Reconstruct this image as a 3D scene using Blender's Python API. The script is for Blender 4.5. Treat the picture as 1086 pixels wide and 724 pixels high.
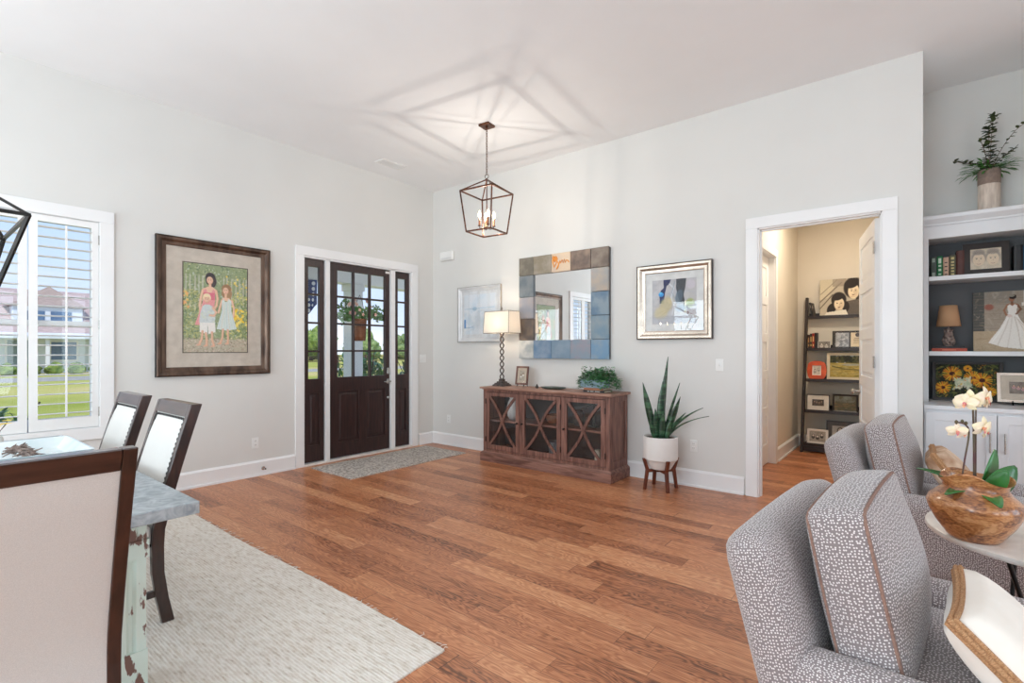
import bpy, bmesh, math, random
import numpy as np
from mathutils import Vector, Matrix, Euler
PI = math.pi
sc = bpy.context.scene
for o in list(bpy.data.objects): bpy.data.objects.remove(o)
C = sc.collection

# ---------------------------------------------------------------- camera
cam_d = bpy.data.cameras.new('camera'); cam = bpy.data.objects.new('camera', cam_d); C.objects.link(cam)
cam.location = (5.523, -5.016, 1.349)
cam.rotation_euler = (PI/2, 0, 0.67794)
cam_d.sensor_width = 36; cam_d.lens = 533.2/1086*36; cam_d.shift_y = 9.2/1086
cam_d.clip_start = 0.02; cam_d.clip_end = 500
sc.camera = cam
vs = sc.view_settings
vs.view_transform = 'Standard'; vs.look = 'None'; vs.gamma = 1; vs.exposure = -0.13; vs.use_curve_mapping = False
sc.cycles.max_bounces = 10; sc.cycles.diffuse_bounces = 6; sc.cycles.transparent_max_bounces = 16
sc.cycles.caustics_reflective = False; sc.cycles.caustics_refractive = False
sc.cycles.sample_clamp_indirect = 6

# ---------------------------------------------------------------- world + sun + window daylight + added ceiling fill
w = bpy.data.worlds.new('sky'); sc.world = w; w.use_nodes = True
nt = w.node_tree; nt.nodes.clear()
tcw = nt.nodes.new('ShaderNodeTexCoord'); spw = nt.nodes.new('ShaderNodeSeparateXYZ'); nt.links.new(tcw.outputs['Generated'], spw.inputs[0])
crw = nt.nodes.new('ShaderNodeValToRGB'); nt.links.new(spw.outputs[2], crw.inputs[0])
els = crw.color_ramp.elements; els[0].position = 0.0; els[0].color = (.74, .85, .98, 1); els[1].position = .6; els[1].color = (.22, .40, .84, 1)
e_ = els.new(.18); e_.color = (.52, .70, .98, 1)
cln = nt.nodes.new('ShaderNodeTexNoise'); cln.inputs['Scale'].default_value = 3.0; cln.inputs['Detail'].default_value = 6
mpw = nt.nodes.new('ShaderNodeMapping'); mpw.inputs['Scale'].default_value = (1, 1, 3.5); nt.links.new(tcw.outputs['Generated'], mpw.inputs[0]); nt.links.new(mpw.outputs[0], cln.inputs['Vector'])
clr = nt.nodes.new('ShaderNodeValToRGB'); nt.links.new(cln.outputs[0], clr.inputs[0]); clr.color_ramp.elements[0].position = .52; clr.color_ramp.elements[1].position = .72
mxw = nt.nodes.new('ShaderNodeMix'); mxw.data_type = 'RGBA'; mxw.inputs[7].default_value = (.9, .93, .97, 1)
nt.links.new(clr.outputs[0], mxw.inputs[0]); nt.links.new(crw.outputs[0], mxw.inputs[6])
bg = nt.nodes.new('ShaderNodeBackground'); bg.inputs['Strength'].default_value = 1.3
wo = nt.nodes.new('ShaderNodeOutputWorld')
nt.links.new(mxw.outputs[2], bg.inputs[0]); nt.links.new(bg.outputs[0], wo.inputs[0])

def light(name, kind, loc, energy, color=(1, 1, 1), rot=None, target=None, size=None, size_y=None, radius=None, angle=None):
    d = bpy.data.lights.new(name, kind); d.energy = energy; d.color = color
    if kind == 'AREA':
        d.shape = 'RECTANGLE'; d.size = size; d.size_y = size_y or size
    if radius is not None: d.shadow_soft_size = radius
    if angle is not None: d.angle = angle
    o = bpy.data.objects.new(name, d); C.objects.link(o); o.location = loc
    if target is not None:
        o.rotation_euler = (Vector(target)-Vector(loc)).to_track_quat('-Z', 'Y').to_euler()
    elif rot: o.rotation_euler = rot
    return o
light('sun', 'SUN', (10, -8, 20), 3.2, (1, .96, .88), target=(10-.62, -8+.42, 20-.95), angle=.01)
# daylight through the big windows of the unseen half of the room (openings in wall_east and wall_south)
DAY = (.835, .975, 1.05)
for k, (yy, e) in enumerate(((-6.6, 42), (-4.1, 41), (-1.6, 32))):
    light('daylight_east', 'AREA', (9.85, yy, 1.5), e, DAY, rot=(0, PI/2, 0), size=2.3, size_y=1.7)
for k, xx in enumerate((1.4, 4.2)):
    light('daylight_south', 'AREA', (xx, -8.35, 1.5), 105, DAY, rot=(PI/2, 0, 0), size=2.0, size_y=2.3)
light('ceiling_fill', 'AREA', (4.6, -6.9, .9), 122, (.75, .97, 1.10), rot=(PI, 0, 0), size=1.4)  # unseen area light added behind the camera to brighten the ceiling

# ---------------------------------------------------------------- materials
def S(r, g, b):
    f = lambda v: (v/255/12.92) if v/255 <= .04045 else ((v/255+.055)/1.055)**2.4
    return (f(r), f(g), f(b), 1)
def newmat(name):
    m = bpy.data.materials.new(name); m.use_nodes = True
    nt = m.node_tree; b = nt.nodes['Principled BSDF']
    return m, nt, b
def coords(nt, kind='Object', scale=(1, 1, 1)):
    tc = nt.nodes.new('ShaderNodeTexCoord'); mp = nt.nodes.new('ShaderNodeMapping')
    mp.inputs['Scale'].default_value = scale
    nt.links.new(tc.outputs[kind], mp.inputs[0]); return mp.outputs[0]
def ramp(nt, fac, stops):
    r = nt.nodes.new('ShaderNodeValToRGB'); e = r.color_ramp.elements
    while len(e) < len(stops): e.new(.5)
    for el, (p, c) in zip(e, stops): el.position = p; el.color = c
    nt.links.new(fac, r.inputs[0]); return r.outputs[0]
def bumpn(nt, b, h, strength, dist=.01):
    bp = nt.nodes.new('ShaderNodeBump'); bp.inputs['Strength'].default_value = strength; bp.inputs['Distance'].default_value = dist
    nt.links.new(h, bp.inputs['Height']); nt.links.new(bp.outputs[0], b.inputs['Normal'])
def pm(name, col, rough=.5, metal=0, col2=None, scale=8, stretch=(1, 1, 1), detail=4, lo=.35, hi=.65, bump=0, bdist=.003, spec=.5, dist=0, sheen=0, coat=0, kind='Object'):
    m, nt, b = newmat(name)
    b.inputs['Base Color'].default_value = col; b.inputs['Roughness'].default_value = rough
    b.inputs['Metallic'].default_value = metal; b.inputs['Specular IOR Level'].default_value = spec
    if sheen: b.inputs['Sheen Weight'].default_value = sheen
    if coat: b.inputs['Coat Weight'].default_value = coat; b.inputs['Coat Roughness'].default_value = .15
    if col2 is not None or bump:
        v = coords(nt, kind, stretch); n = nt.nodes.new('ShaderNodeTexNoise')
        n.inputs['Scale'].default_value = scale; n.inputs['Detail'].default_value = detail; n.inputs['Distortion'].default_value = dist
        nt.links.new(v, n.inputs['Vector'])
        if col2 is not None: nt.links.new(ramp(nt, n.outputs[0], ((lo, col), (hi, col2))), b.inputs['Base Color'])
        if bump: bumpn(nt, b, n.outputs[0], bump, bdist)
    return m
def math_n(nt, op, a, b=None, c=None):
    n = nt.nodes.new('ShaderNodeMath'); n.operation = op
    for i, v in enumerate((a, b, c)):
        if v is None: continue
        if isinstance(v, (int, float)): n.inputs[i].default_value = v
        else: nt.links.new(v, n.inputs[i])
    return n.outputs[0]

M = {}
M['wall'] = pm('wall_paint', S(221, 220, 217), .9, col2=S(218, 217, 214), scale=1.5, spec=.2)
M['ceil'] = pm('ceiling_paint', S(240, 241, 242), .95, col2=S(237, 238, 239), scale=1.5, spec=.1)
M['warmwall'] = pm('study_wall_paint', S(226, 218, 205), .9, col2=S(222, 214, 200), scale=1.5, spec=.2)
M['trim'] = pm('trim_white_paint', S(238, 238, 238), .4, col2=S(234, 234, 235), scale=3)
M['cabinet'] = pm('cabinet_white_paint', S(226, 227, 229), .45, col2=S(222, 223, 226), scale=3)
M['shelfback'] = pm('shelf_back_grey_paint', S(104, 106, 108), .8, col2=S(98, 100, 103), scale=3)
M['shutter'] = pm('shutter_white', S(240, 240, 239), .5, col2=S(236, 236, 236), scale=3)
M['darkdoor'] = pm('dark_mahogany_door', S(58, 34, 32), .38, col2=S(38, 22, 21), scale=7, stretch=(6, 6, .6), detail=6, bump=.05, coat=.2)
M['espresso'] = pm('espresso_wood', S(60, 34, 27), .3, col2=S(36, 19, 15), scale=9, stretch=(4, 4, .7), detail=6, coat=.5)
M['espresso_h'] = pm('espresso_wood_rail', S(66, 40, 32), .28, col2=S(40, 22, 18), scale=9, stretch=(.7, 4, 4), detail=6, coat=.5)
M['ladderwood'] = pm('dark_ladder_wood', S(44, 28, 24), .4, col2=S(30, 19, 16), scale=9, stretch=(1, 4, 4))
M['blackframe'] = pm('black_frame', S(30, 24, 22), .4, col2=S(40, 30, 26), scale=9)
M['pewterframe'] = pm('bronze_picture_frame', S(112, 90, 76), .3, .55, col2=S(70, 54, 46), scale=14, stretch=(1, 1, .3))
M['bronzedark'] = pm('dark_bronze_edge', S(48, 36, 32), .4, .3, col2=S(36, 26, 24), scale=14)
M['silverframe'] = pm('champagne_silver_frame', S(214, 200, 186), .26, .75, col2=S(188, 176, 164), scale=6)
M['whiteframe'] = pm('white_silver_frame', S(232, 232, 232), .3, .3, col2=S(220, 220, 222), scale=6)
M['chrome'] = pm('brushed_nickel', S(200, 198, 194), .25, 1, col2=S(180, 178, 175), scale=30)
M['blackmetal'] = pm('black_metal', S(28, 27, 27), .4, .6, col2=S(40, 38, 37), scale=20)
M['bronze'] = pm('antique_copper_bronze', S(120, 78, 58), .3, .85, col2=S(78, 54, 44), scale=20)
M['candle'] = pm('candle_sleeve_copper', S(172, 120, 88), .4, .6, col2=S(150, 100, 74), scale=20)
M['linen'] = pm('cream_linen', S(226, 220, 214), .95, col2=S(212, 206, 200), scale=600, stretch=(1, 1, 1), bump=.25, bdist=.001, sheen=.2)
M['linenback'] = pm('grey_cream_linen', S(214, 210, 205), .95, col2=S(200, 196, 191), scale=700, stretch=(1, 1, .5), bump=.3, bdist=.001, sheen=.2)
M['piping'] = pm('taupe_piping', S(150, 118, 104), .9, col2=S(128, 100, 90), scale=120)
M['rope'] = pm('jute_rope_trim', S(196, 152, 110), .9, col2=S(150, 108, 74), scale=160, stretch=(1, 1, 3), bump=.6)
M['creamcloth'] = pm('cream_pillow_cotton', S(240, 232, 222), .9, col2=S(228, 218, 206), scale=5, sheen=.2)
M['white_cer'] = pm('white_ceramic', S(236, 235, 232), .3, col2=S(230, 229, 226), scale=5)
M['plastic'] = pm('white_plastic', S(236, 236, 234), .4, col2=S(230, 230, 228), scale=5)
M['slot'] = pm('dark_slot', S(60, 60, 60), .6, col2=S(50, 50, 50), scale=5)
M['walnut'] = pm('walnut_stand', S(112, 56, 36), .4, col2=S(78, 38, 26), scale=10, stretch=(3, 3, .6), coat=.3)
M['soil'] = pm('potting_soil', S(58, 44, 34), 1, col2=S(88, 70, 54), scale=60, bump=.6)
M['leafdark'] = pm('dark_leaf', S(36, 74, 36), .4, col2=S(60, 104, 52), scale=12)
M['leafmid'] = pm('mid_leaf', S(52, 110, 46), .45, col2=S(104, 160, 76), scale=12)
M['leaffaux'] = pm('glossy_faux_leaf', S(38, 100, 52), .4, col2=S(120, 176, 120), scale=16)
M['euca'] = pm('eucalyptus_leaf', S(50, 62, 36), .6, col2=S(80, 92, 50), scale=14)
M['eucared'] = pm('eucalyptus_leaf_brown', S(60, 50, 36), .6, col2=S(74, 68, 42), scale=14)
M['stem'] = pm('green_stem', S(84, 80, 50), .6, col2=S(110, 70, 60), scale=10)
M['orchstem'] = pm('orchid_stem', S(92, 50, 58), .5, col2=S(96, 92, 60), scale=10)
M['petal'] = pm('orchid_petal', S(252, 238, 196), .6, col2=S(250, 228, 206), scale=30, sheen=.2)
M['petalpink'] = pm('orchid_lip', S(208, 90, 130), .6, col2=S(236, 170, 120), scale=60)
M['yellowpetal'] = pm('yellow_petal', S(245, 208, 50), .6, col2=S(250, 224, 110), scale=30)
M['orchleaf'] = pm('orchid_leaf', S(34, 92, 40), .3, col2=S(58, 130, 58), scale=6, coat=.3)
M['marble'] = pm('pale_stone_top', S(234, 230, 224), .35, col2=S(216, 210, 203), scale=7, dist=1)
M['paper'] = pm('book_pages', S(226, 214, 190), .9, col2=S(206, 194, 170), scale=60, stretch=(1, 1, 20))
M['dish'] = pm('teal_grey_dish', S(88, 102, 96), .35, col2=S(66, 80, 76), scale=20)
M['cabdark'] = pm('cabinet_dark_lining', S(50, 49, 52), .7, col2=S(44, 43, 46), scale=10)
M['lampmetal'] = pm('weathered_lamp_metal', S(110, 98, 92), .45, .5, col2=S(72, 64, 62), scale=40)
M['concrete'] = pm('rough_grey_glaze', S(150, 130, 118), .8, col2=S(128, 110, 100), scale=30, bump=.3)
M['whitewash'] = pm('whitewashed_stone', S(222, 206, 192), .7, col2=S(196, 178, 164), scale=18, stretch=(3, 3, .5))
M['asphalt'] = pm('asphalt_road', S(176, 172, 162), .9, col2=S(160, 156, 148), scale=2)
M['foliage'] = pm('tree_foliage', S(84, 116, 66), .9, col2=S(160, 180, 116), scale=2.2, detail=8, bump=1, bdist=.3)
M['foliage2'] = pm('hedge_foliage', S(72, 104, 44), .9, col2=S(150, 170, 80), scale=3, detail=8, bump=1, bdist=.2)
M['bark'] = pm('tree_bark', S(90, 74, 60), .9, col2=S(66, 54, 44), scale=4)
M['roofing'] = pm('brown_shingle_roof', S(196, 176, 172), .9, col2=S(172, 152, 148), scale=3, stretch=(1, 1, 8))
M['siding'] = pm('white_blue_siding', S(226, 232, 238), .8, col2=S(214, 222, 230), scale=2, stretch=(1, 1, 20))
M['siding2'] = pm('grey_teal_siding', S(150, 166, 172), .8, col2=S(136, 152, 160), scale=2, stretch=(1, 1, 20))
M['extglass'] = pm('house_window_glass', S(96, 128, 160), .2, col2=S(80, 108, 140), scale=1)
M['porch'] = pm('porch_slab', S(176, 170, 162), .9, col2=S(160, 154, 146), scale=6)
M['basket'] = pm('wicker_basket', S(150, 92, 56), .8, col2=S(104, 62, 40), scale=60, stretch=(1, 1, 3), bump=.6)
M['hide'] = pm('brown_hide', S(150, 106, 74), .8, col2=S(222, 196, 170), scale=9)
M['galv'] = pm('white_enamel_tray', S(232, 238, 240), .22, col2=S(206, 220, 224), scale=5, coat=.4)
M['twig'] = pm('grey_brown_twigs', S(150, 134, 126), .9, col2=S(96, 80, 74), scale=50)

def glass(name, base=.02, rough=0):
    m = bpy.data.materials.new(name); m.use_nodes = True; nt = m.node_tree; nt.nodes.clear()
    o = nt.nodes.new('ShaderNodeOutputMaterial'); mx = nt.nodes.new('ShaderNodeMixShader')
    t = nt.nodes.new('ShaderNodeBsdfTransparent'); g = nt.nodes.new('ShaderNodeBsdfGlossy'); g.inputs['Roughness'].default_value = rough
    lw = nt.nodes.new('ShaderNodeLayerWeight'); fr = math_n(nt, 'ADD', .035, math_n(nt, 'MULTIPLY', math_n(nt, 'POWER', lw.outputs['Facing'], 5), .9))
    nt.links.new(fr, mx.inputs[0]); nt.links.new(t.outputs[0], mx.inputs[1]); nt.links.new(g.outputs[0], mx.inputs[2])
    nt.links.new(mx.outputs[0], o.inputs[0]); return m
M['glass'] = glass('clear_glass')
M['mirror'] = pm('mirror_silver', S(235, 235, 235), .01, 1)
def emis(name, col, s):
    m, nt, b = newmat(name); b.inputs['Base Color'].default_value = col
    b.inputs['Emission Color'].default_value = col; b.inputs['Emission Strength'].default_value = s; return m
def bulb_mat():
    m = bpy.data.materials.new('lit_bulb'); m.use_nodes = True; nt = m.node_tree; nt.nodes.clear()
    o = nt.nodes.new('ShaderNodeOutputMaterial'); mx = nt.nodes.new('ShaderNodeMixShader'); mx.inputs[0].default_value = .35
    t = nt.nodes.new('ShaderNodeBsdfTransparent'); e = nt.nodes.new('ShaderNodeEmission'); e.inputs[0].default_value = S(255, 228, 188); e.inputs[1].default_value = 22
    nt.links.new(t.outputs[0], mx.inputs[1]); nt.links.new(e.outputs[0], mx.inputs[2]); nt.links.new(mx.outputs[0], o.inputs[0]); return m
M['bulb'] = bulb_mat()
def shade_mat(name, col, tr):
    m, nt, b = newmat(name); b.inputs['Base Color'].default_value = col; b.inputs['Roughness'].default_value = .9
    t = nt.nodes.new('ShaderNodeBsdfTranslucent'); t.inputs[0].default_value = col
    mx = nt.nodes.new('ShaderNodeMixShader'); mx.inputs[0].default_value = tr
    v = coords(nt); n = nt.nodes.new('ShaderNodeTexNoise'); n.inputs['Scale'].default_value = 220; nt.links.new(v, n.inputs['Vector']); bumpn(nt, b, n.outputs[0], .2, .001)
    o = nt.nodes['Material Output']
    nt.links.new(b.outputs[0], mx.inputs[1]); nt.links.new(t.outputs[0], mx.inputs[2]); nt.links.new(mx.outputs[0], o.inputs[0]); return m
M['shade'] = shade_mat('linen_lampshade', S(250, 246, 240), .5)
M['shade2'] = shade_mat('tan_lampshade', S(222, 180, 140), .4)

def vc_mat(name, rough=.6, spec=.3):
    m, nt, b = newmat(name); a = nt.nodes.new('ShaderNodeVertexColor'); a.layer_name = 'Col'
    nt.links.new(a.outputs[0], b.inputs['Base Color']); b.inputs['Roughness'].default_value = rough; b.inputs['Specular IOR Level'].default_value = spec
    return m
M['art'] = vc_mat('printed_artwork'); M['oil'] = vc_mat('oil_paint', .35, .5)

def dot_fabric():
    m, nt, b = newmat('spotted_taupe_upholstery')
    v = coords(nt, 'UV', (1, 1, 1))
    nz = nt.nodes.new('ShaderNodeTexNoise'); nz.inputs['Scale'].default_value = 14
    nt.links.new(v, nz.inputs['Vector'])
    vo = nt.nodes.new('ShaderNodeTexVoronoi'); vo.voronoi_dimensions = '2D'; vo.inputs['Scale'].default_value = 118; vo.inputs['Randomness'].default_value = .6
    nt.links.new(v, vo.inputs['Vector'])
    col = ramp(nt, vo.outputs['Distance'], ((.22, S(222, 216, 214)), (.30, S(134, 124, 124))))
    nt.links.new(col, b.inputs['Base Color']); b.inputs['Roughness'].default_value = .95; b.inputs['Sheen Weight'].default_value = .35
    b.inputs['Specular IOR Level'].default_value = .15
    bumpn(nt, b, vo.outputs['Distance'], -.4, .0015)
    return m
M['dots'] = dot_fabric()

def floor_mat():
    m, nt, b = newmat('oak_plank_floor')
    tc = nt.nodes.new('ShaderNodeTexCoord'); sp = nt.nodes.new('ShaderNodeSeparateXYZ'); nt.links.new(tc.outputs['Object'], sp.inputs[0])
    W, Ln = .127, 1.15
    yr = math_n(nt, 'DIVIDE', sp.outputs[1], W); row = math_n(nt, 'FLOOR', yr)
    wn = nt.nodes.new('ShaderNodeTexWhiteNoise'); wn.noise_dimensions = '1D'; nt.links.new(row, wn.inputs['W'])
    xo = math_n(nt, 'ADD', math_n(nt, 'DIVIDE', sp.outputs[0], Ln), math_n(nt, 'MULTIPLY', wn.outputs[0], 7.3))
    # unequal lengths: a wobble of the plank index along the row
    xo = math_n(nt, 'ADD', xo, math_n(nt, 'MULTIPLY', math_n(nt, 'SINE', math_n(nt, 'MULTIPLY', xo, 4.1)), .16))
    pid = math_n(nt, 'FLOOR', xo)
    cb = nt.nodes.new('ShaderNodeCombineXYZ'); nt.links.new(row, cb.inputs[0]); nt.links.new(pid, cb.inputs[1])
    w2 = nt.nodes.new('ShaderNodeTexWhiteNoise'); w2.noise_dimensions = '2D'; nt.links.new(cb.outputs[0], w2.inputs['Vector'])
    # grain coordinates shifted per plank
    ofs = math_n(nt, 'MULTIPLY', w2.outputs[0], 37)
    gc = nt.nodes.new('ShaderNodeCombineXYZ')
    nt.links.new(math_n(nt, 'ADD', math_n(nt, 'MULTIPLY', sp.outputs[0], 1.0), ofs), gc.inputs[0])
    nt.links.new(math_n(nt, 'ADD', math_n(nt, 'MULTIPLY', sp.outputs[1], 5.5), ofs), gc.inputs[1]); nt.links.new(ofs, gc.inputs[2])
    n1 = nt.nodes.new('ShaderNodeTexNoise'); n1.inputs['Scale'].default_value = 1.7; n1.inputs['Detail'].default_value = 3; n1.inputs['Distortion'].default_value = .4
    nt.links.new(gc.outputs[0], n1.inputs['Vector'])
    rings = math_n(nt, 'SINE', math_n(nt, 'MULTIPLY', n1.outputs[0], 120))
    n2 = nt.nodes.new('ShaderNodeTexNoise'); n2.inputs['Scale'].default_value = 30; n2.inputs['Detail'].default_value = 4
    mp = nt.nodes.new('ShaderNodeMapping'); mp.inputs['Scale'].default_value = (.13, 1, 1); nt.links.new(gc.outputs[0], mp.inputs[0]); nt.links.new(mp.outputs[0], n2.inputs['Vector'])
    n3 = nt.nodes.new('ShaderNodeTexNoise'); n3.inputs['Scale'].default_value = .9; nt.links.new(gc.outputs[0], n3.inputs['Vector'])
    fac = math_n(nt, 'ADD', math_n(nt, 'MULTIPLY', w2.outputs[0], .34), math_n(nt, 'MULTIPLY', n3.outputs[0], .42))
    fac = math_n(nt, 'ADD', fac, math_n(nt, 'MULTIPLY', rings, .115))
    fac = math_n(nt, 'ADD', fac, math_n(nt, 'MULTIPLY', math_n(nt, 'SUBTRACT', n2.outputs[0], .5), .7))
    col = ramp(nt, fac, ((.05, S(104, 62, 40)), (.28, S(172, 108, 72)), (.52, S(198, 134, 94)), (.82, S(226, 174, 130))))
    # seams
    fy = math_n(nt, 'FRACT', yr); dy = math_n(nt, 'MULTIPLY', math_n(nt, 'MINIMUM', fy, math_n(nt, 'SUBTRACT', 1, fy)), W)
    fx = math_n(nt, 'FRACT', xo); dx = math_n(nt, 'MULTIPLY', math_n(nt, 'MINIMUM', fx, math_n(nt, 'SUBTRACT', 1, fx)), Ln)
    seam = math_n(nt, 'MINIMUM', math_n(nt, 'MULTIPLY', math_n(nt, 'MINIMUM', dx, dy), 600), 1)
    mx = nt.nodes.new('ShaderNodeMix'); mx.data_type = 'RGBA'; mx.inputs[6].default_value = S(70, 38, 26)
    nt.links.new(seam, mx.inputs[0]); nt.links.new(col, mx.inputs[7]); nt.links.new(mx.outputs[2], b.inputs['Base Color'])
    rg = math_n(nt, 'ADD', .27, math_n(nt, 'MULTIPLY', n2.outputs[0], .16)); nt.links.new(rg, b.inputs['Roughness'])
    h = math_n(nt, 'ADD', math_n(nt, 'MULTIPLY', seam, .6), math_n(nt, 'ADD', math_n(nt, 'MULTIPLY', n2.outputs[0], .35), math_n(nt, 'MULTIPLY', rings, .05)))
    bumpn(nt, b, h, .35, .0015)
    return m
M['floor'] = floor_mat()

def jute_mat():
    m, nt, b = newmat('woven_jute_rug')
    v = coords(nt, 'Object', (1, 1, 1))
    wv = nt.nodes.new('ShaderNodeTexWave'); wv.bands_direction = 'Y'; wv.inputs['Scale'].default_value = 22; wv.inputs['Distortion'].default_value = 1.2; wv.inputs['Detail'].default_value = 3; wv.inputs['Detail Scale'].default_value = 6
    nt.links.new(v, wv.inputs['Vector'])
    n = nt.nodes.new('ShaderNodeTexNoise'); n.inputs['Scale'].default_value = 42; n.inputs['Detail'].default_value = 5
    mp = nt.nodes.new('ShaderNodeMapping'); mp.inputs['Scale'].default_value = (.5, 1.6, 1); nt.links.new(v, mp.inputs[0]); nt.links.new(mp.outputs[0], n.inputs['Vector'])
    n2 = nt.nodes.new('ShaderNodeTexNoise'); n2.inputs['Scale'].default_value = 1.3; nt.links.new(v, n2.inputs['Vector'])
    f = math_n(nt, 'ADD', math_n(nt, 'MULTIPLY', wv.outputs['Fac'], .12), math_n(nt, 'MULTIPLY', n.outputs[0], .75))
    f = math_n(nt, 'ADD', f, math_n(nt, 'MULTIPLY', n2.outputs[0], .1))
    col = ramp(nt, f, ((.22, S(168, 148, 128)), (.36, S(214, 204, 192)), (.55, S(232, 226, 218)), (.8, S(240, 236, 230))))
    nt.links.new(col, b.inputs['Base Color']); b.inputs['Roughness'].default_value = 1; b.inputs['Specular IOR Level'].default_value = .1
    bumpn(nt, b, f, 1.0, .008); return m
M['jute'] = jute_mat()
M['mat'] = pm('grey_door_mat', S(206, 198, 190), 1, col2=S(146, 138, 132), scale=45, stretch=(1, 1, 1), detail=6, bump=1, bdist=.006, lo=.4, hi=.6)
M['matedge'] = pm('rubber_edge', S(50, 44, 42), .8, col2=S(60, 54, 50), scale=20)

def wood_red(name, a, b_, stretch):
    return pm(name, a, .5, col2=b_, scale=6, stretch=stretch, detail=8, dist=.6, lo=.3, hi=.68, bump=.3, bdist=.002)
M['console_h'] = wood_red('weathered_redwood_rail', S(160, 118, 104), S(102, 68, 58), (.6, 6, 6))
M['console_v'] = wood_red('weathered_redwood_stile', S(152, 110, 96), S(94, 62, 54), (6, 6, .6))
M['console_top'] = wood_red('weathered_redwood_top', S(178, 140, 122), S(132, 92, 76), (.6, 6, 6))
def chippy(name, base, chip, sc_, stretch, th=.6):
    m, nt, b = newmat(name); v = coords(nt, 'Object', stretch)
    n = nt.nodes.new('ShaderNodeTexNoise'); n.inputs['Scale'].default_value = sc_; n.inputs['Detail'].default_value = 6; nt.links.new(v, n.inputs['Vector'])
    nt.links.new(ramp(nt, n.outputs[0], ((th, base), (th+.02, chip))), b.inputs['Base Color']); b.inputs['Roughness'].default_value = .7
    bumpn(nt, b, n.outputs[0], -.4, .002); return m
M['chippy'] = chippy('chipped_pale_green_paint', S(212, 224, 214), S(120, 88, 78), 9, (2.2, 2.2, .8), .575)
M['zinc'] = pm('mottled_zinc_top', S(182, 189, 192), .42, .3, col2=S(140, 149, 156), scale=15, detail=12, dist=2.2, lo=.36, hi=.66)
M['zincedge'] = pm('zinc_edge', S(168, 178, 184), .5, .2, col2=S(124, 134, 142), scale=9, detail=9, dist=1.2, stretch=(1, 1, 3))
def burl():
    m, nt, b = newmat('carved_burl_wood')
    v = coords(nt, 'Object', (1, 1, 2.2)); n = nt.nodes.new('ShaderNodeTexNoise'); n.inputs['Scale'].default_value = 6; n.inputs['Detail'].default_value = 3; n.inputs['Distortion'].default_value = 1.6
    nt.links.new(v, n.inputs['Vector']); s = math_n(nt, 'SINE', math_n(nt, 'MULTIPLY', n.outputs[0], 42))
    n2 = nt.nodes.new('ShaderNodeTexNoise'); n2.inputs['Scale'].default_value = 90; n2.inputs['Detail'].default_value = 3; nt.links.new(v, n2.inputs['Vector'])
    f = math_n(nt, 'ADD', math_n(nt, 'MULTIPLY', s, .06), math_n(nt, 'ADD', math_n(nt, 'MULTIPLY', n.outputs[0], .8), math_n(nt, 'MULTIPLY', math_n(nt, 'SUBTRACT', n2.outputs[0], .5), .5)))
    nt.links.new(ramp(nt, f, ((.2, S(110, 62, 34)), (.38, S(176, 114, 66)), (.56, S(212, 156, 104)))), b.inputs['Base Color'])
    b.inputs['Roughness'].default_value = .28; b.inputs['Coat Weight'].default_value = .6; b.inputs['Coat Roughness'].default_value = .12; return m
M['burl'] = burl()
def grass_m():
    m, nt, b = newmat('lawn_grass'); v = coords(nt, 'Object')
    n = nt.nodes.new('ShaderNodeTexNoise'); n.inputs['Scale'].default_value = .12; n.inputs['Detail'].default_value = 10; nt.links.new(v, n.inputs['Vector'])
    nt.links.new(ramp(nt, n.outputs[0], ((.35, S(150, 162, 74)), (.5, S(186, 184, 104)), (.65, S(206, 190, 132)))), b.inputs['Base Color']); b.inputs['Roughness'].default_value = 1
    b.inputs['Specular IOR Level'].default_value = 0
    return m
M['grass'] = grass_m()
def flag_m():
    m, nt, b = newmat('flag_canton'); v = coords(nt, 'Object', (1, 1, 1))
    vo = nt.nodes.new('ShaderNodeTexVoronoi'); vo.inputs['Scale'].default_value = 11; vo.inputs['Randomness'].default_value = 0; nt.links.new(v, vo.inputs['Vector'])
    nt.links.new(ramp(nt, vo.outputs['Distance'], ((.34, S(240, 242, 248)), (.4, S(44, 66, 130)))), b.inputs['Base Color']); b.inputs['Roughness'].default_value = .9; return m
M['flag'] = flag_m()
_cm = {}
def cmat(r, g, b, rough=.6):
    k = (r, g, b, rough)
    if k not in _cm: _cm[k] = pm('painted_%d_%d_%d' % (r, g, b), S(r, g, b), rough, col2=S(max(0, r-14), max(0, g-14), max(0, b-14)), scale=12)
    return _cm[k]

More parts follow.
